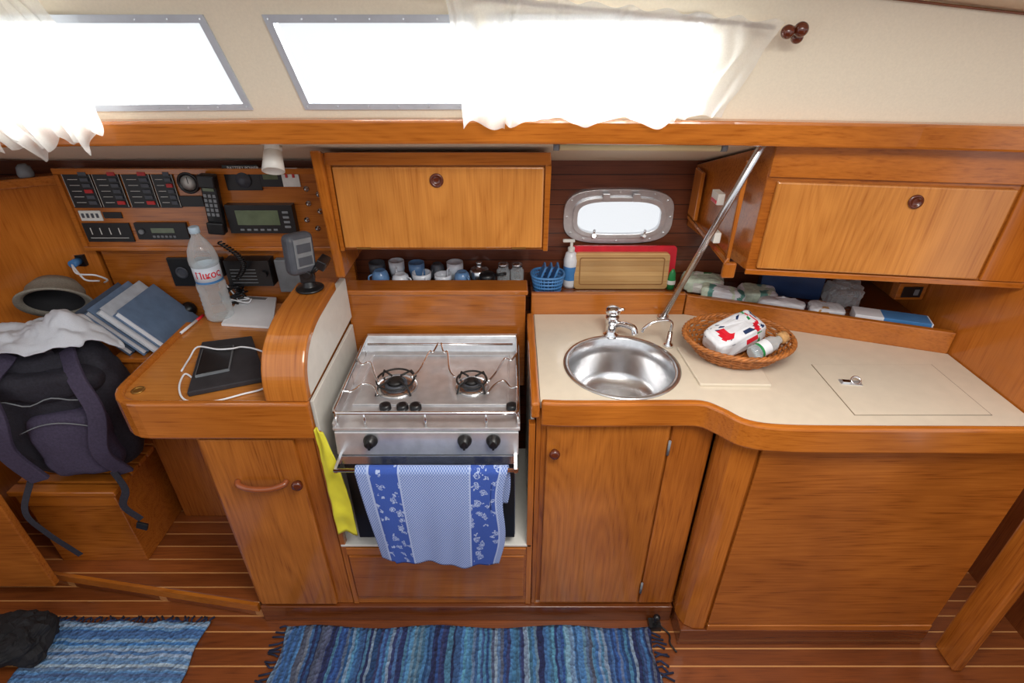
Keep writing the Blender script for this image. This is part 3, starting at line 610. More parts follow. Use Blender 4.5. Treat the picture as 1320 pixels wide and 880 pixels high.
# ================================================================ INSTRUMENT PANEL
ip=E('instrument_panel',(-1.02,0.59,1.07),'teak navigation panel fitted with switches and radios','instrument panel')
YP=0.585
B(WX).box(-1.43,-0.60,YP,0.60,1.075,1.338).m(CX).box(-1.44,-0.59,YP-0.008,YP-0.0005,1.322,1.34).box(-1.44,-0.59,YP-0.008,YP-0.0005,1.068,1.082).box(-1.44,-1.425,YP-0.008,YP-0.0005,1.083,1.321).box(-0.605,-0.59,YP-0.008,YP-0.0005,1.083,1.321).done('board',ip,bevel=0.002)
def R4(u0,v0,u1,v1,y=YP):
    uc,vc=(u0+u1)/2,(v0+v1)/2
    return PY(u0,vc,y).x,PY(u1,vc,y).x,PY(uc,v1,y).z,PY(uc,v0,y).z
def pbox(u0,v0,u1,v1,t,name,mat,label=None,parent=ip,y=YP,bev=0.002,extra=None):
    x0,x1,z0,z1=R4(u0,v0,u1,v1,y); b=B(mat).box(x0,x1,y-t,y-0.0008,z0,z1)
    if extra: extra(b,x0,x1,z0,z1,y-t)
    return b.done(name,parent,label=label,bevel=bev)
def brk_(b,x0,x1,z0,z1,y):
    for k in range(6):
        z=z1-(k+0.7)*(z1-z0)/6.6; w=x1-x0
        b.m(WLAB).box(x0+w*0.15,x0+w*0.5,y-0.0006,y+0.0002,z,z+0.0014)
        b.m(REDS if (k*7+int(abs(x0)*100))%5==2 else DGREY).box(x0+w*0.62,x0+w*0.9,y-0.004,y+0.0002,z-0.005,z+0.006)
    b.m(WLAB)
    for xx in (x0+0.001,x1-0.002): b.box(xx,xx+0.001,y-0.0006,y+0.0002,z0+0.003,z1-0.003)
for u0,u1 in ((88,124),(126,160),(163,199),(201,228)):
    pbox(u0,218,u1,267,0.006,'circuit_breaker_panel',BLACK,'black switch panel with rocker switches',extra=brk_,bev=0)
def gauge(u,v,r,name='gauge',face=WLAB,y=YP,parent=ip):
    q=PY(u,v,y)
    B(BLACK).lathe([(r,0),(r,0.008),(r*0.82,0.01),(r*0.8,0.006),(r*0.02,0.006)],(q.x,y-0.0008,q.z),(0,-1,0)).m(face).lathe([(r*0.7,0),(r*0.02,0.0005)],(q.x,y-0.0072,q.z),(0,-1,0)).m(BLACK).box(q.x-0.001,q.x+0.001,y-0.0085,y-0.0078,q.z-0.002,q.z+r*0.55).done(name,parent)
gauge(244,235,0.034)
pbox(290,212,336,245,0.005,'battery_monitor',BLACK,'black battery meter')
q=PY(314,232,YP-0.0055); B(DGREY).lathe([(0.024,0),(0.024,0.004),(0.014,0.006),(0.012,0.016),(0.002,0.017)],(q.x,YP-0.0055,q.z),(0,-1,0)).done('selector_knob',ip)
q=PY(313,216.5,YP-0.0055); text('BATTERY POWER',0.0125,Matrix.Translation((q.x,YP-0.0056,q.z))@Matrix.Rotation(math.pi/2,4,'X'),WLAB,'lettering',ip)
def disp(b,x0,x1,z0,z1,y):
    w=x1-x0; h=z1-z0
    b.m(BLACK).box(x0,x0+w*.56,y-0.0008,y+.0002,z0,z1).m(LCD).box(x0+w*.08,x0+w*.46,y-0.0015,y-.0008,z0+h*.4,z0+h*.8); b.m(REDS).box(x0+w*.66,x0+w*.72,y-0.003,y+.0002,z0+h*.5,z0+h*.7).box(x0+w*.84,x0+w*.9,y-0.003,y+.0002,z0+h*.5,z0+h*.7)
pbox(336,216,386,240,0.006,'display',WLAB,'pale display with red buttons',extra=disp)
def plot(b,x0,x1,z0,z1,y):
    w=x1-x0; h=z1-z0
    b.m(LCD).box(x0+w*.14,x0+w*.78,y-0.0015,y+.0002,z0+h*.3,z0+h*.82); b.m(GREY)
    for k in range(4): b.box(x0+w*.84,x0+w*.93,y-0.002,y+.0002,z0+h*(.2+.17*k),z0+h*(.28+.17*k))
    for k in range(6): b.box(x0+w*(.16+.1*k),x0+w*(.22+.1*k),y-0.002,y+.0002,z0+h*.1,z0+h*.17)
pbox(298,261,383,297,0.028,'navigation_display',BLACK,'black navigation receiver with green screen',extra=plot)
def rad(b,x0,x1,z0,z1,y):
    w=x1-x0; h=z1-z0
    b.m(LCD).box(x0+w*.3,x0+w*.75,y-0.001,y+.0002,z0+h*.4,z0+h*.7); b.m(GREY).cyl((x0+w*.12,y,z0+h*.5),(x0+w*.12,y-.008,z0+h*.5),0.008); 
    for k in range(6): b.box(x0+w*(.3+.08*k),x0+w*(.35+.08*k),y-0.002,y+.0002,z0+h*.12,z0+h*.25)
pbox(178,286,244,307,0.012,'radio',BLACK,'black car style radio',extra=rad)
def low(b,x0,x1,z0,z1,y):
    w=x1-x0; h=z1-z0; b.m(WLAB)
    for k in range(4): b.box(x0+w*(.14+.2*k),x0+w*(.16+.2*k),y-0.001,y+.0002,z0+h*.4,z0+h*.75)
    b.box(x0+w*.08,x0+w*.9,y-0.0008,y+.0002,z0+h*.2,z0+h*.23)
pbox(111,287,171,311,0.005,'switch_panel',BLACK,extra=low)
def fus(b,x0,x1,z0,z1,y):
    w=x1-x0; h=z1-z0; b.m(DGREY)
    for k in range(4): b.box(x0+w*(.1+.22*k),x0+w*(.22+.22*k),y-0.002,y+.0002,z0+h*.3,z0+h*.75)
pbox(104,271,132,284,0.005,'fuse_panel',WLAB,'pale panel with small sockets',extra=fus)
pbox(134,273,158,281,0.004,'name_plate',BLACK)
pbox(233,252,263,266,0.004,'name_plate',BLACK)
for u,v in ((395,243),(411,250),(398,262),(396,283),(413,272),(410,294)):
    q=PY(u,v,YP); B(STEEL).lathe([(0.009,0),(0.009,0.003),(0.004,0.004),(0.004,0.012),(0.001,0.013)],(q.x,YP-0.0008,q.z),(0,-1,0),12).done('toggle_switch',ip)
hs=E('radio_handset',PY(275,300,0.545),'black radio telephone handset with grey keys on the panel','handset')
q0=PY(267,224,0.555); q1=PY(283,300,0.555)
mid=(q0+q1)/2; dirv=(q1-q0); ang=math.atan2(dirv.x,-dirv.z); RR=Matrix.Rotation(-ang,3,'Y')
Lh=dirv.length/2
b=B(BLACK).obox(mid,0.025,0.012,Lh,RR).obox(mid+RR@J((0,-0.016,Lh-0.02)),0.027,0.006,0.02,RR).obox(mid+RR@J((0,-0.016,-Lh+0.02)),0.027,0.006,0.02,RR).done('body',hs,bevel=0.005)
b=B(GREY)
for r in range(5):
    for c in range(3): b.obox(mid+RR@J((-0.014+0.014*c,-0.0135,0.03-0.015*r)),0.0045,0.0015,0.005,RR)
b.m(LCD).obox(mid+RR@J((0,-0.0135,0.055)),0.017,0.0012,0.01,RR).done('keypad',hs)
c0=q1+J((0,0,-0.02)); pts=[]
for i in range(140):
    t=i/139; a=i*0.9; pts.append(c0+J((0.02*t+0.05*math.sin(t*3)+0.008*math.cos(a),-0.02+0.008*math.sin(a),-0.13*t-0.004)))
B(BLACK).tube(pts,0.0028,6).done('coiled_cord',hs)
def top_pbox(u0,v0,u1,v1,t,name,mat,label,cat,y=YB,extra=None,bev=0.004):
    o=pbox(u0,v0,u1,v1,t,name,mat,label,None,y,bev,extra); o['category']=cat; return o
def sock(b,x0,x1,z0,z1,y):
    b.m(DGREY).lathe([(0.022,0),(0.022,0.004),(0.016,0.005),(0.014,0.001),(0.001,0.001)],((x0+x1)/2,y,(z0+z1)/2),(0,-1,0))
top_pbox(222,331,252,367,0.012,'wall_socket',BLACK,'square black socket on the teak panel','socket',extra=sock)
def grl(b,x0,x1,z0,z1,y):
    b.m(GREY)
    for k in range(5): b.box(x0+0.015,x1-0.05,y-0.001,y+0.0002,z0+0.012+k*0.012,z0+0.015+k*0.012)
    b.m(BLACK).cyl((x1-0.022,y,(z0+z1)/2),(x1-0.022,y-0.012,(z0+z1)/2),0.012)
top_pbox(300,329,356,361,0.05,'vhf_radio',BLACK,'black transceiver box under the instrument panel','radio',extra=grl)
top_pbox(361,331,396,372,0.03,'charger_box',GREY,'pale grey charger box on the panel','box')
top_pbox(257,330,292,352,0.03,'antenna_switch',BLACK,'small black switch box','switch')
q=PY(245,397,YB-0.001); B(BLACK).lathe([(0.026,0),(0.028,0.01),(0.022,0.02),(0.012,0.035),(0.002,0.036)],(q.x,q.y,q.z),(0,-1,0)).done('power_connector',label='round black connector on panel',cat='connector')
q=PY(103,335,0.60)
q.y=0.60
b=B(BLACK).box(q.x-0.03,q.x+0.02,0.592,0.617,q.z-0.02,q.z+0.02).m(BLUEP).cyl((q.x,0.592,q.z),(q.x,0.56,q.z),0.013).m(PAPER)
b.tube(smoothpath([(q.x,0.56,q.z),(q.x+0.03,0.53,q.z-0.02),(q.x+0.08,0.54,q.z-0.03),(q.x+0.09,0.57,q.z-0.06),(q.x+0.06,0.59,q.z-0.08)],6),0.003)
b.tube(smoothpath([(q.x,0.56,q.z),(q.x+0.04,0.53,q.z-0.03),(q.x+0.055,0.53,q.z-0.045),(q.x+0.07,0.56,q.z-0.06)],6),0.003)
b.done('power_socket',label='small power socket with blue plug and white cables',cat='socket')
q=PY(305,375,0.58); b=B(BLACK)
for k in range(7):
    pts=[(q.x+random.uniform(-.05,.05),0.57+random.uniform(-.03,.02),q.z+random.uniform(-.035,.03)) for _ in range(6)]
    b.tube(smoothpath(pts,5),0.0035,6)
b.m(PAPER)
for k in range(2):
    pts=[(q.x+random.uniform(-.04,.06),0.56+random.uniform(-.02,.02),q.z+random.uniform(-.03,.03)) for _ in range(5)]
    b.tube(smoothpath(pts,5),0.0025,6)
b.done('cable_bundle',label='tangle of black and white charger cables',cat='cable')
lp=E('spot_lamp',(-0.80,0.30,1.38),'small white adjustable reading spotlight under the deck','lamp')
q=PY(354,200,0.30)
B(WHITE).lathe([(0.022,0),(0.022,0.01),(0.012,0.014)],(q.x,0.30,1.46),(0,0,-1)).ball((q.x,0.295,q.z+0.018),0.02).cyl((q.x,0.30,1.45),(q.x,0.297,q.z+0.025),0.009).done('base',lp)
B(WHITE).lathe([(0.012,0),(0.022,0.005),(0.025,0.03),(0.028,0.055),(0.025,0.056),(0.022,0.045),(0.002,0.04)],(q.x,0.295,q.z+0.014),(0.05,-0.5,-0.75)).done('lamp_shade',lp)
# ================================================================ GPS
gp=E('chart_plotter',(-0.59,0.33,1.067),'grey portable plotter on a swivel bracket seen from behind','plotter')
g0=Vector((-0.59,0.29,1.0645))
B(BLACK).lathe([(0.04,0),(0.04,0.006),(0.02,0.01),(0.016,0.03)],g0).obox(g0+J((0.0,0,0.045)),0.02,0.02,0.018,Matrix.Rotation(0.3,3,'Z')).done('base',gp,bevel=0.003)
RG=Matrix.Rotation(0.18,3,'Y')@Matrix.Rotation(0.95,3,'Z')@Matrix.Rotation(-0.22,3,'X')
gc=g0+J((-0.004,-0.015,0.116))
B(DGREY).obox(gc,0.042,0.022,0.058,RG).done('housing',gp,bevel=0.017)
B(GREY).obox(gc+RG@J((0,-0.0235,0.004)),0.028,0.0014,0.040,RG).m(DGREY).obox(gc+RG@J((0,-0.026,0.018)),0.022,0.001,0.012,RG).obox(gc+RG@J((0,-0.026,-0.018)),0.022,0.001,0.012,RG).done('back_cover',gp,bevel=0.001)
B(BLACK).obox(g0+J((0.048,0.01,0.078)),0.014,0.026,0.014,Matrix.Rotation(0.5,3,'Y')).tube(smoothpath([g0+J((0,0,0.05)),g0+J((0.028,-0.01,0.065)),g0+J((0.05,0.0,0.09))],5),0.009).cyl(g0+J((0.01,-0.03,0.055)),g0+J((0.01,0.03,0.055)),0.012).done('bracket',gp,bevel=0.003)
# ================================================================ ON TABLE
TZ=0.8725
bt=E('water_bottle',(-0.995,0.47,TZ),'large clear plastic water bottle with pale label and red lettering','bottle')
bo=Vector((-0.985,0.47,TZ))
prof=[(0.02,0.004),(0.036,0.0),(0.043,0.008),(0.044,0.03)]
z=0.03
for k in range(5): prof+=[(0.0415,z+0.006),(0.044,z+0.014)]; z+=0.016
prof+=[(0.044,0.13),(0.0405,0.135),(0.0405,0.195),(0.044,0.20),(0.044,0.215),(0.038,0.245),(0.026,0.27),(0.016,0.285),(0.0135,0.29),(0.0135,0.31)]
B(CLEAR).lathe(prof,bo,seg=32).done('body',bt)
LBL=plain('label_pale',C(214,224,236),0.4,var=0.04)
B(LBL).lathe([(0.0412,0.137),(0.0412,0.193)],bo,seg=32,caps=False).done('label',bt,solid=0.0004)
B(plain('cap_teal',C(190,214,230),0.4)).lathe([(0.0155,0.298),(0.016,0.30),(0.0155,0.316),(0.013,0.318)],bo).done('cap',bt)
def wraptext(st,size,o,r,zc,a0,mat,name,parent):
    cu=bpy.data.curves.new('t','FONT'); cu.body=st; cu.size=size; cu.align_x='CENTER'; cu.align_y='CENTER'; cu.offset=0.0006
    ob=bpy.data.objects.new('t',cu); bpy.context.scene.collection.objects.link(ob); bpy.context.view_layer.update()
    me=bpy.data.meshes.new_from_object(ob.evaluated_get(bpy.context.evaluated_depsgraph_get())); bpy.data.objects.remove(ob)
    b=B(mat); b.bm.from_mesh(me)
    for v in b.bm.verts:
        a=a0+v.co.x/r; v.co=Vector(o)+Vector((math.cos(a)*r,math.sin(a)*r,zc+v.co.y))
    for f_ in b.bm.faces: f_.material_index=0
    b.done(name,parent,recalc=False)
a0=math.atan2(-1.6,1.0)
wraptext('Πικος',0.031,bo,0.0418,0.168,a0,RED,'lettering',bt)
B(BLUEP).lathe([(0.0416,0.139),(0.0416,0.146)],bo,seg=32,caps=False).done('label_band',bt,label='blue stripe')
pts=[PZ(u,v,TZ) for u,v in ((312,384),(357,386),(352,424),(286,420))]
B(PAPER).prism([(p.x,p.y) for p in pts],'Z',TZ+0.0005,TZ+0.009).m(GREY).prism([(p.x,p.y) for p in [pts[0]+J((0.004,-0.004,0)),pts[1]+J((-0.03,-0.004,0)),pts[1]+J((-0.032,-0.02,0)),pts[0]+J((0.0,-0.02,0))]],'Z',TZ+0.0092,TZ+0.0095).done('notepad',label='white paper notepad lying on chart table',cat='notepad')
a,c=PZ(232,430,TZ+0.007),PZ(262,406,TZ+0.007)
B(PAPER).cyl(a,a.lerp(c,0.7),0.0045,seg=10).m(RED).cyl(a.lerp(c,0.7),c,0.005,seg=10).m(GREY).cyl(a,a-(c-a)*0.05,0.0045,0.001,seg=10).done('pen',label='white pen with red cap on chart table',cat='pen')
pts=[PZ(u,v,TZ) for u,v in ((262,446),(326,438),(344,492),(243,512))]
B(plain('leather_case',C(44,42,46),0.7,var=0.25)).prism([(p.x,p.y) for p in pts],'Z',TZ+0.0005,TZ+0.016).done('tablet_case',label='black leather tablet case on chart table',cat='tablet',bevel=0.003)
pts=[PZ(u,v,TZ+0.017) for u,v in ((262,452),(302,447),(296,478),(252,487))]
B(GREY).prism([(p.x,p.y) for p in pts],'Z',TZ+0.0168,TZ+0.024).m(BLACK).prism([(p.x*0.95+q_.x*0.05,p.y*0.95+q_.y*0.05) for p,q_ in zip(pts,[sum(pts,Vector())/4]*4)],'Z',TZ+0.0242,TZ+0.0256).done('mobile_phone',label='black smartphone lying on the tablet case',cat='phone')
cab=[(250,488,4),(238,482,4),(231,500,4),(240,516,4),(275,517,4),(312,508,4),(342,499,4),(352,480,4),(345,458,4),(330,450,20),(312,447,21),(300,449,30),(280,450,31),(255,447,22),(244,462,5),(234,478,4)]
B(PAPER).tube(smoothpath([PZ(u,v,TZ+h/1000) for u,v,h in cab],6),0.0026).done('charging_cable',label='white charging cable looped around the tablet case',cat='cable')
# ================================================================ SEAT + BACKPACK
st=E('navigator_seat',(-1.52,0.32,0.0),'teak box seat with slatted top','seat')
B(WX).box(-1.68,-1.36,0.17,0.44,0.001,0.355).m(CX).box(-1.69,-1.35,0.16,0.168,0.30,0.355).done('base',st,bevel=0.003)
b=B(CX)
for k in range(6): b.box(-1.70,-1.335,0.15+0.048*k,0.190+0.048*k,0.357,0.378)
b.done('seat',st,bevel=0.004,label='slatted top')
B(WX).box(-2.3,-1.63,0.06,0.085,0.002,0.56).m(CX).box(-2.3,-1.62,0.055,0.09,0.562,0.58).done('settee_end',label='teak settee end panel beside the navigator seat',cat='panel',bevel=0.004)
bp=E('backpack',(-1.45,0.26,0.379),'slouched black and purple grey rucksack on the box seat','backpack')
RB=Matrix.Rotation(0.20,3,'Z')@Matrix.Rotation(-0.05,3,'X')
bc=Vector((-1.46,0.268,0.636))
b=B(BPK).ball(bc,(0.185,0.088,0.235),0.6,0.65,56,40,0.12,7,RB)
for v in b.bm.verts:
    q=v.co-bc
    d_=0.014*abs(noise.noise(v.co*16))+0.006*noise.noise(v.co*42)
    v.co+=q.normalized()*d_
    v.co.z=max(v.co.z,0.381)
b.done('body',bp)
b=B(BPP).ball(bc+RB@J((0.035,-0.075,-0.07)),(0.115,0.05,0.13),0.55,0.6,40,24,0.14,9,RB)
for v in b.bm.verts: v.co+=J((0,-1,0))*0.014*abs(noise.noise(v.co*22))
b.done('pocket',bp,label='purple grey front pocket')
b=B(BPK).ball(bc+RB@J((0.02,-0.055,0.14)),(0.15,0.055,0.05),0.6,0.6,40,24,0.2,12,RB)
for v in b.bm.verts: v.co+=J((0,-1,0.3))*0.012*abs(noise.noise(v.co*28))
b.done('flap',bp,label='black top pocket')
B(GREY).tube([bc+RB@J((-0.11+0.25*i/12,-0.122-0.012*math.sin(math.pi*i/12),0.115+0.01*math.sin(i))) for i in range(13)],0.0022,6).tube([bc+RB@J((-0.07+0.2*i/12,-0.134-0.006*math.sin(math.pi*i/12),0.01+0.03*math.sin(math.pi*i/12))) for i in range(13)],0.002,6).done('zipper',bp)
def strap(pts,w,t,name,mat,label=None):
    P=smoothpath([bc+RB@J(p) for p in pts],6); rings=[]
    for i,p in enumerate(P):
        tt=(P[min(i+1,len(P)-1)]-P[max(i-1,0)]).normalized(); sd=tt.cross(J((0.2,-1,0.1))).normalized(); nn=sd.cross(tt)
        rings.append([p+sd*w-nn*t,p+sd*w+nn*t,p-sd*w+nn*t,p-sd*w-nn*t])
    B(mat).loft(rings,True,True,False).done(name,bp,bevel=0.003,label=label)
strap([(-0.07,-0.03,0.235),(-0.10,-0.12,0.18),(-0.09,-0.16,0.08),(-0.115,-0.15,-0.04),(-0.09,-0.12,-0.18)],0.028,0.007,'shoulder_strap',BPP,'padded grey strap')
strap([(0.09,-0.03,0.235),(0.13,-0.11,0.17),(0.16,-0.14,0.06),(0.13,-0.15,-0.08),(0.15,-0.11,-0.20)],0.026,0.006,'shoulder_strap',BPP,'padded grey strap')
strap([(0.12,-0.12,-0.18),(0.15,-0.15,-0.24),(0.13,-0.16,-0.30),(0.17,-0.17,-0.36)],0.012,0.0015,'webbing_strap',BPK)
strap([(-0.12,-0.12,-0.18),(-0.14,-0.17,-0.26),(-0.10,-0.19,-0.34),(-0.04,-0.19,-0.46)],0.010,0.0015,'webbing_strap',BPK)
strap([(-0.05,0.02,0.225),(-0.04,-0.03,0.262),(0.04,-0.05,0.262),(0.05,-0.04,0.225)],0.010,0.003,'handle',BPK)
B(BLACK).obox(bc+RB@J((0.17,-0.18,-0.38)),0.018,0.005,0.014,Matrix.Rotation(0.4,3,'Y')).done('buckle',bp,bevel=0.002)
def wc(u,v):
    a=u*2*math.pi; r=v
    x=-1.46+0.22*r*math.cos(a)*(1+0.10*math.sin(3*a)+0.07*math.sin(7*a)); y=0.28+0.095*r*math.sin(a)*(1+0.12*math.sin(4*a+1))
    z=0.896+0.020*abs(noise.noise(Vector((x*10,y*14,0))))*2+0.006*abs(noise.noise(Vector((x*40+y*20,y*26,2))))*2
    z+=0.055*math.exp(-((x+1.37)**2+(y-0.30)**2)/0.006)-0.035*max(0,(x+1.36)/0.12)**2*r
    z+=0.02*(1-r*r)
    return (x,y,z)
B(WCLOTH).grid(wc,96,30).done('white_shirt',label='crumpled white cotton shirt lying over the rucksack',cat='clothing',solid=0.004)
hc=Vector((-1.50,0.445,0.945)); Rh=Matrix.Rotation(0.3,3,'Z')@Matrix.Rotation(-0.95,3,'X')
HAT=plain('hat_grey_beige',C(140,134,122),0.8,var=0.15,scale=200,bump=0.2)
def hr(prof): return [[hc+Rh@Vector((math.cos(2*math.pi*j/36)*r*1.0,math.sin(2*math.pi*j/36)*r*0.9,h)) for j in range(36)] for r,h in prof]
b=B(BLKM).loft(hr([(0.002,0.066),(0.055,0.062),(0.074,0.03),(0.080,0.0)]),True,False)
b.m(HAT).loft(hr([(0.080,0.0),(0.104,-0.010),(0.106,-0.004),(0.084,0.006),(0.080,0.04),(0.06,0.068),(0.002,0.074)]),True,False)
b.done('sun_hat',label='grey beige sun hat with dark lining behind the white shirt',cat='hat')
BB=plain('binder_blue',C(104,128,158),0.5); BW=plain('binder_pale',C(188,196,206),0.5); BD=plain('binder_dark',C(70,84,104),0.5)
for k,(mt,h) in enumerate(((BD,0.20),(BB,0.21),(BW,0.215),(BB,0.20))):
    th=-0.74; R_=Matrix.Rotation(th,3,'Y')@Matrix.Rotation(0.03*(k-2),3,'Z')
    bx=-1.262+0.043*k
    c=Vector((bx-0.07,0.487,0.775+h/2*math.cos(th)+0.014*math.sin(-th)))
    bk=E('ring_binder',(c.x,c.y,0.775),['dark grey','blue','pale grey','blue'][k]+' binder leaning in a row beside the chart table','book','binders beside the table')
    B(mt).obox(c+R_@J((-0.0125,0,0)),0.0015,0.105,h/2,R_).obox(c+R_@J((0.0125,0,0)),0.0015,0.105,h/2,R_).obox(c+R_@J((0,0.105,0)),0.014,0.0015,h/2,R_).done('cover',bk)
    B(PAPER).obox(c,0.0105,0.1,h/2-0.005,R_).done('pages',bk)
B(BLKM).ball((-1.62,0.52,1.352),(0.05,0.03,0.034),0.7,0.8,20,12,0.2).done('camera_pouch',label='small black pouch on top of half bulkhead',cat='pouch')
B(GREY).lathe([(0.02,0),(0.022,0.01),(0.018,0.03),(0.01,0.038)],(-1.52,0.575,1.3165)).done('small_canister',label='small grey canister on the half bulkhead',cat='canister')
# ================================================================ CROCKERY SHELF
def cup(p,r,h,mat,lab,flip=False):
    p=Vector(p)
    pr=[(r*0.6,0),(r*0.8,h*0.15),(r,h*0.6),(r,h),(r*0.92,h),(r*0.9,h*0.5),(r*0.5,h*0.12),(0.001,h*0.1)]
    if flip: pr=[(r,0),(r,h*0.45),(r*0.85,h*0.85),(r*0.65,h*0.95),(r*0.6,h),(r*0.5,h*0.96),(0.001,h*0.95)]
    b=B(mat).lathe(pr,p,seg=24)
    a=random.uniform(-2.6,-0.4); d_=J((math.cos(a),math.sin(a),0))
    b.tube(smoothpath([p+d_*r*0.95+J((0,0,h*0.8)),p+d_*r*1.35+J((0,0,h*0.72)),p+d_*r*1.35+J((0,0,h*0.35)),p+d_*r*0.9+J((0,0,h*0.25))],4),0.003,6)
    return b.done('cup',label=lab,cat='cup',group='cups on the crockery shelf')
cl={'w':(CERAM,'white'),'b':(CERAB,'blue'),'g':(DGREY,'dark grey')}
for i,(x,y,r,h,c,fl) in enumerate(((-0.475,0.625,0.028,0.062,'g',0),(-0.455,0.575,0.030,0.055,'b',1),(-0.405,0.622,0.027,0.07,'w',0),(-0.385,0.572,0.031,0.042,'w',1),(-0.335,0.620,0.028,0.064,'b',0),(-0.312,0.575,0.033,0.046,'w',0),(-0.262,0.622,0.026,0.06,'g',1),(-0.238,0.574,0.030,0.040,'w',0),(-0.20,0.62,0.029,0.066,'w',0),(-0.172,0.573,0.028,0.05,'b',1))):
    cup((x,y,0.9455),r,h,cl[c][0],('upturned ' if fl else '')+cl[c][1]+' ceramic cup standing on the crockery shelf',fl)
def jar(p,r,h,lab):
    o=B(CLEAR).lathe([(r*0.9,0),(r,0.005),(r,h*0.75),(r*0.75,h*0.85),(r*0.75,h)],p,seg=20).done('glass_jar',label=lab,cat='jar',group='jars on shelf'); 
    B(STEEL).lathe([(r*0.8,0),(r*0.8,0.010),(r*0.2,0.013)],Vector(p)+J((0,0,h+0.0005)),seg=20).done('lid',o)
for i,x in enumerate((-0.03,0.018)): jar((x,0.60,0.9455),0.023,0.058,'clear glass jar with steel lid on crockery shelf')
B(STEEL).lathe([(0.034,0),(0.036,0.004),(0.034,0.04),(0.028,0.044),(0.01,0.048),(0.008,0.06),(0.012,0.066),(0.003,0.07)],(-0.115,0.615,0.9455)).done('sugar_bowl',label='small steel lidded sugar bowl on shelf',cat='bowl')
B(BLACK).lathe([(0.026,0),(0.028,0.04),(0.022,0.048),(0.002,0.05)],(-0.085,0.565,0.9455)).tube([(-0.06,0.565,0.985),(-0.02,0.563,0.992)],0.005).done('coffee_pot',label='small black coffee pot on shelf',cat='pot')
# ================================================================ SHELF BEHIND SINK
SZ=0.9255
rk=E('dish_rack',(0.12,0.57,SZ),'blue plastic drainer basket on shelf behind sink','dish rack')
b=B(BLUEP)
rcx,rcy=0.122,0.558
def ro(k): return selips(rcx,rcy,0.044+0.0022*k,0.038+0.002*k,0.75,36)
for k in range(6):
    z=SZ+0.004+0.013*k
    b.tube([(q[0],q[1],z) for q in ro(k)],0.0032 if k<5 else 0.0045,6,closed=True)
lo,hi=ro(0),ro(5)
for k in range(0,36): b.tube([(lo[k][0],lo[k][1],SZ+0.004),(hi[k][0],hi[k][1],SZ+0.069)],0.0022,5)
b.prism(ro(0),'Z',SZ+0.001,SZ+0.004)
b.done('basket',rk)
for k in range(3): B(BLUEP).obox((0.10+0.022*k,0.557,SZ+0.066),0.003,0.026,0.036,Matrix.Rotation(0.35,3,'Y')).done('divider',rk,label='slanted blue divider')
a=PY(737,348,0.585).x; c=PY(872,348,0.585).x; h=PY(805,318,0.615).z-SZ
def rrect(a,c,z0,h,rc=0.012):
    out=[]
    for cx,cz,a0 in ((c-rc,h-rc,0),(a+rc,h-rc,90),(a+rc,z0+rc,180),(c-rc,z0+rc,270)):
        for k in range(5):
            t=math.radians(a0+k*22.5); out.append((cx+rc*math.cos(t),cz+rc*math.sin(t)))
    return out
mapf=lambda y0,t:(lambda X,Zl,k:(X,y0+0.03*Zl/0.2+t*k,SZ+0.002+Zl))
o1=rrect(a,c,0,h)
B(RED).plate(o1,[],mapf(0.595,0.008),0).done('cutting_board',label='red plastic cutting board leaning on the hull side',cat='cutting board')
a2,c2,h2=a+0.010,c-0.026,h-0.018
o2=rrect(a2,c2,0,h2)
B(BAMB).plate(o2,[],mapf(0.577,0.014),0).m(BAMD).ring(rrect(a2+0.016,c2-0.016,0.014,h2-0.014,0.008),rrect(a2+0.020,c2-0.020,0.018,h2-0.018,0.006),mapf(0.5762,0.0005)).done('chopping_board',label='bamboo chopping board with juice groove leaning on the red board',cat='cutting board')
so_=Vector((0.203,0.605,SZ))
sb=E('soap_bottle',so_,'translucent white pump soap bottle beside the boards','bottle')
B(PBAGW).lathe([(0.022,0),(0.024,0.01),(0.024,0.10),(0.018,0.125),(0.011,0.13)],so_).m(BLUEP).lathe([(0.0244,0.03),(0.0244,0.08)],so_,caps=False).done('body',sb)
B(WHITE).lathe([(0.012,0.1305),(0.012,0.145),(0.005,0.147),(0.005,0.165)],so_).box(so_.x-0.03,so_.x+0.01,so_.y-0.008,so_.y+0.004,SZ+0.165,SZ+0.174).done('pump',sb,bevel=0.002)
B(GREEN).lathe([(0.012,0),(0.014,0.03),(0.011,0.06),(0.004,0.075),(0.001,0.076)],(0.555,0.58,SZ),sx=1,sy=0.7).m(WHITE).lathe([(0.0145,0.02),(0.0145,0.035)],(0.555,0.58,SZ),sx=1,sy=0.7,caps=False).done('lighter',label='green handled lighter standing on shelf',cat='lighter')
# ================================================================ RIGHT SHELF ITEMS
def crumple(c,r,mat,name,label,cat,seed,rot=0,e=0.4,nz=0.12,mats=(),fine=0.005,tilt=0,thr=0.75):
    b=B(mat); R_=Matrix.Rotation(rot,3,'Z')@Matrix.Rotation(tilt,3,'Y'); b.ball(c,r,e,e,56,28,nz,14,R_,False)
    for v in b.bm.verts:
        q=v.co*26+Vector((seed,0,0)); d=(abs(noise.noise(q))*1.0+abs(noise.noise(q*2.3))*0.5-0.3)*fine*2
        n=(v.co-Vector(c)).normalized(); v.co+=n*d
        v.co.z=max(v.co.z,c[2]-r[2]*0.95)
    for i,mt in enumerate(mats):
        b.m(mt); k=b.cur
        for f_ in b.bm.faces:
            l=R_.transposed()@(f_.calc_center_median()-Vector(c))
            if math.sin(l.x*(60+20*i)+seed+i*2)+0.8*noise.noise(l*30+Vector((seed,i,0)))>thr: f_.material_index=k
    return b.done(name,label=label,cat=cat)
RZ=0.921
crumple((0.665,0.582,RZ+0.028),(0.070,0.045,0.027),PBAG,'food_packet','pale green printed food packet on the shelf','packet',1,-0.3,mats=(GREEN,WHITE))
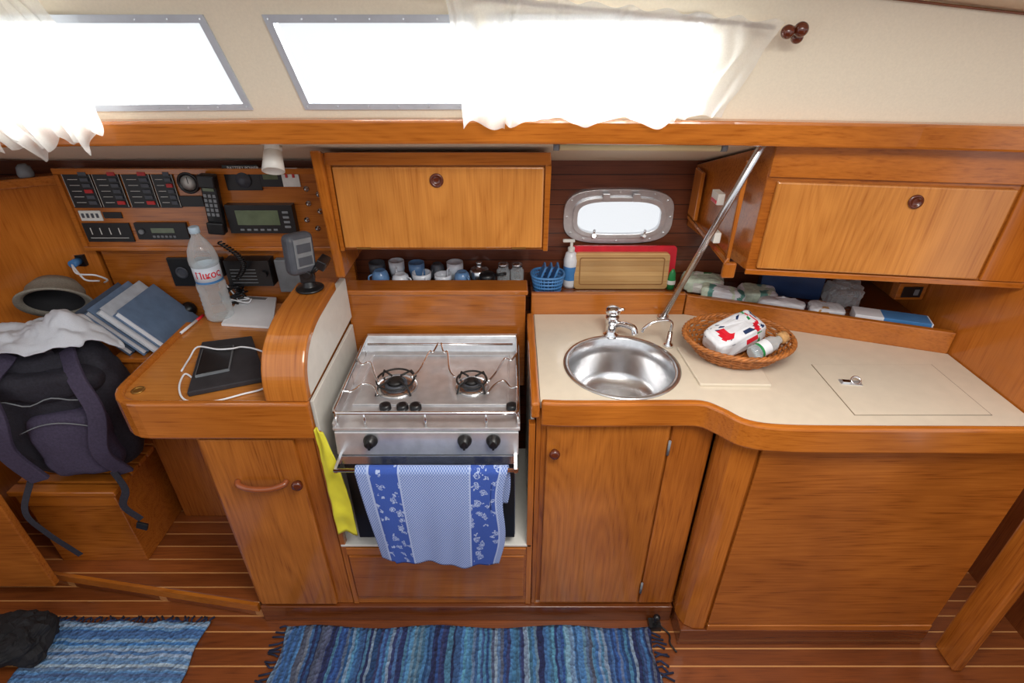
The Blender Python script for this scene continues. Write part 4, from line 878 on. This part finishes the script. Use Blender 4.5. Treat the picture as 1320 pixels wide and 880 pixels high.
crumple((0.705,0.495,RZ+0.026),(0.072,0.030,0.025),PBAGW,'food_packet','white and green printed food packet on the shelf','packet',4,-0.33,mats=(PTEAL,PBAG),tilt=0.08)
crumple((0.832,0.515,RZ+0.020),(0.062,0.045,0.019),PBAG,'food_packet','flat pale printed food packet on the shelf','packet',5,-0.2,mats=(PBAGW,PTEAL))
crumple((0.885,0.438,RZ+0.018),(0.070,0.026,0.017),PBAGW,'food_packet','flat white and blue food packet on the shelf','packet',8,-0.36,mats=(BLUEP,),thr=1.0)
crumple((1.015,0.405,RZ+0.016),(0.052,0.036,0.015),PBAGW,'food_packet','flat white paper packet on the shelf','packet',9,-0.3,mats=(CORK,),thr=1.1)
crumple((1.10,0.48,RZ+0.034),(0.050,0.05,0.034),CLEAR,'plastic_bag','crumpled clear plastic bag against hull','bag',19,-0.3,fine=0.012,nz=0.25)
RL=Matrix.Rotation(-0.33,3,'Z')
B(NAVY).obox((0.96,0.565,RZ+0.044),0.095,0.045,0.042,RL).m(BLACK).obox((0.96,0.565,RZ+0.0865),0.08,0.03,0.0006,RL).done('storage_case',label='dark blue storage case on the shelf',cat='case',bevel=0.008)
B(PAPER).obox((1.18,0.338,RZ+0.016),0.105,0.03,0.015,RL).m(BLUEP).obox((1.215,0.326,RZ+0.016),0.064,0.0302,0.0155,RL).m(NAVY).obox((1.245,0.316,RZ+0.016),0.02,0.0304,0.008,RL).done('foil_carton',label='long white and blue carton on the shelf',cat='box',bevel=0.001)
q=PY(1175,376,0.40)
B(CX).box(q.x-0.045,q.x+0.045,0.40,0.43,q.z-0.028,q.z+0.028).m(BLACK).box(q.x-0.03,q.x+0.03,0.396,0.3995,q.z-0.018,q.z+0.018).m(GREY).box(q.x+0.005,q.x+0.02,0.394,0.396,q.z-0.01,q.z+0.01).done('outlet',label='small wooden framed outlet under wall cabinet',cat='socket',bevel=0.003)
# ================================================================ BASKET
bk=Vector((0.658,0.212,0.8895))
ba=E('wicker_basket',bk,'oval brown wicker basket on the worktop','basket')
b=B(WICK)
def brd(k): return 0.096+0.044*(k/8)**0.8
for k in range(9):
    pts=[]; r0=brd(k); z=0.004+0.0065*k
    for i in range(96):
        a=2*math.pi*i/96; r=r0+0.003*math.sin(a*16+k*math.pi); pts.append(bk+J((math.cos(a)*r*1.05,math.sin(a)*r*0.88,z)))
    b.tube(pts,0.0035,6,closed=True)
for i in range(32):
    a=2*math.pi*i/32; b.tube([bk+J((math.cos(a)*brd(k)*1.05,math.sin(a)*brd(k)*0.88,0.004+0.0065*k)) for k in range(9)],0.0028,6)
for k in range(7):
    r=0.012+0.0135*k; b.tube([bk+J((math.cos(2*math.pi*i/40)*r*1.05,math.sin(2*math.pi*i/40)*r*0.88,0.004)) for i in range(40)],0.004,6,closed=True)
b.lathe([(0.095,0.001),(0.095,0.002)],bk,sx=1.05,sy=0.88)
b.done('bowl',ba)
b=B(WICK)
for ph in (0,2.1,4.2):
    pts=[]
    for i in range(160):
        a=2*math.pi*i/160; r=0.146+0.004*math.cos(a*18+ph); pts.append(bk+J((math.cos(a)*r*1.05,math.sin(a)*r*0.88,0.061+0.004*math.sin(a*18+ph))))
    b.tube(pts,0.0042,6,closed=True)
b.done('rim',ba,label='braided rim')
cm=Vector((0.650,0.225,0.948)); RC=Matrix.Rotation(0.45,3,'Z')@Matrix.Rotation(-0.22,3,'Y')@Matrix.Rotation(0.2,3,'X')
b=B(PBAGW); b.ball(cm,(0.088,0.045,0.034),0.35,0.35,56,28,0.12,12,RC,False)
for v in b.bm.verts: v.co+=(v.co-cm).normalized()*0.010*abs(noise.noise(v.co*30))
b.m(RED).m(GREEN).m(NAVY)
for f_ in b.bm.faces:
    l=RC.transposed()@(f_.calc_center_median()-cm)
    if (l.x+0.045)**2+(l.y+0.01)**2<0.0005 and l.z>0 : f_.material_index=1
    elif abs(l.x-0.03)<0.035 and noise.noise(l*50)>0.22: f_.material_index=1
    elif abs(l.x-0.03)<0.03 and noise.noise(l*60+J((5,5,5)))>0.28: f_.material_index=2
    elif l.z>0.02 and noise.noise(l*70+J((9,5,1)))>0.36: f_.material_index=3
b.done('bread_packet',label='white packet with red and green print lying in the basket',cat='packet')
a=Vector((0.675,0.142,0.931)); c=Vector((0.785,0.192,0.963)); ax=(c-a).normalized()
jb=E('spice_bottle',a-J((0,0,0.025)),'small glass bottle with cork stopper lying in the basket','bottle')
B(CLEAR).lathe([(0.018,0),(0.022,0.004),(0.022,0.075),(0.012,0.092),(0.012,0.10)],a,ax).done('body',jb)
B(PAPER).lathe([(0.0225,0.02),(0.0225,0.055)],a,ax,caps=False).m(GREEN).lathe([(0.0228,0.02),(0.0228,0.028)],a,ax,caps=False).done('label',jb)
B(CORK).lathe([(0.013,0.1005),(0.017,0.104),(0.017,0.122),(0.013,0.124)],a,ax).done('stopper',jb)
# ================================================================ RUGS
def rug(x0,x1,y0,y1,mat,label,ends):
    z=-0.0795
    r=E('rag_rug',((x0+x1)/2,(y0+y1)/2,z),label,'rug')
    def fn(u,v):
        x=x0+(x1-x0)*u; y=y0+(y1-y0)*v
        return (x+0.006*math.sin(v*17+u*3),y+0.006*math.sin(u*19),z+0.009+0.003*noise.noise(Vector((x*14,y*14,0))))
    B(mat).grid(fn,60,40).done('weave',r,solid=0.008)
    b=B(FRINGE)
    if ends=='x':
        for xe,dr in ((x0,-1),(x1,1)):
            for k in range(34):
                y=y0+(y1-y0)*k/33; b.tube([(xe,y,z+0.008),(xe+dr*0.015,y+random.uniform(-.008,.008),z+0.009),(xe+dr*random.uniform(0.03,0.05),y+random.uniform(-.016,.016),z+0.004)],0.0035,5)
    else:
        for ye,dr in ((y0,-1),(y1,1)):
            for k in range(36):
                x=x0+(x1-x0)*k/35; b.tube([(x,ye,z+0.008),(x+random.uniform(-.008,.008),ye+dr*0.008,z+0.009),(x+random.uniform(-.014,.014),ye+dr*random.uniform(0.016,0.024),z+0.004)],0.0035,5)
    o=b.done('fringe',r,label='dark navy knotted tassels'); o['kind']='stuff'
rug(-0.775,0.475,-0.60,-0.045,RUG1,'blue striped rag rug in front of the galley','x')
rug(-1.60,-1.06,-0.55,-0.025,RUG2,'blue and white rag rug beside the step','y')
crumple((-1.63,-0.12,-0.012),(0.10,0.09,0.055),BLKM,'black_bag','crumpled black bag lying on the rug','bag',33,0.2,0.6,0.3,fine=0.012)
B(BLACK).box(0.475,0.515,-0.055,-0.02,-0.0795,-0.055).cyl((0.495,-0.04,-0.055),(0.495,-0.045,-0.02),0.008).ball((0.495,-0.045,-0.015),0.012).tube(smoothpath([(0.515,-0.04,-0.07),(0.54,-0.07,-0.072),(0.535,-0.10,-0.072),(0.55,-0.13,-0.073)],5),0.003).done('door_stop',label='small black door stop at the foot of corner post',cat='door stop')
# ================================================================ LIGHT + CAMERA
w=bpy.data.worlds.new('w'); bpy.context.scene.world=w; w.use_nodes=True
bg=w.node_tree.nodes['Background']; bg.inputs[0].default_value=(0.93,0.96,1.0,1); bg.inputs[1].default_value=1.02
def area(name,loc,rot,sx,sy,e,col=(1,0.96,0.9)):
    l=bpy.data.lights.new(name,'AREA'); l.shape='RECTANGLE'; l.size=sx; l.size_y=sy; l.energy=e; l.color=col
    o=bpy.data.objects.new(name,l); o.location=loc; o.rotation_euler=rot; bpy.context.scene.collection.objects.link(o)
area('hatch_light',(0.35,-0.80,2.1),(math.radians(16),0,0),0.7,0.5,23)
for i,(a,c) in enumerate(WINS):
    area('window_daylight',((a+c)/2,0.42,1.80),(math.radians(-68),0,0),(c-a),0.25,14*(c-a)/0.45,(1,0.99,0.97))
cam=bpy.data.cameras.new('camera'); cam.sensor_width=36; cam.lens=F/1320*36; cam.clip_start=0.02
co=bpy.data.objects.new('camera',cam); co.location=CAM; co.rotation_euler=(math.radians(90)-TH,0,0)
bpy.context.scene.collection.objects.link(co); bpy.context.scene.camera=co
try: bpy.context.scene.view_settings.view_transform='Standard'
except Exception: pass
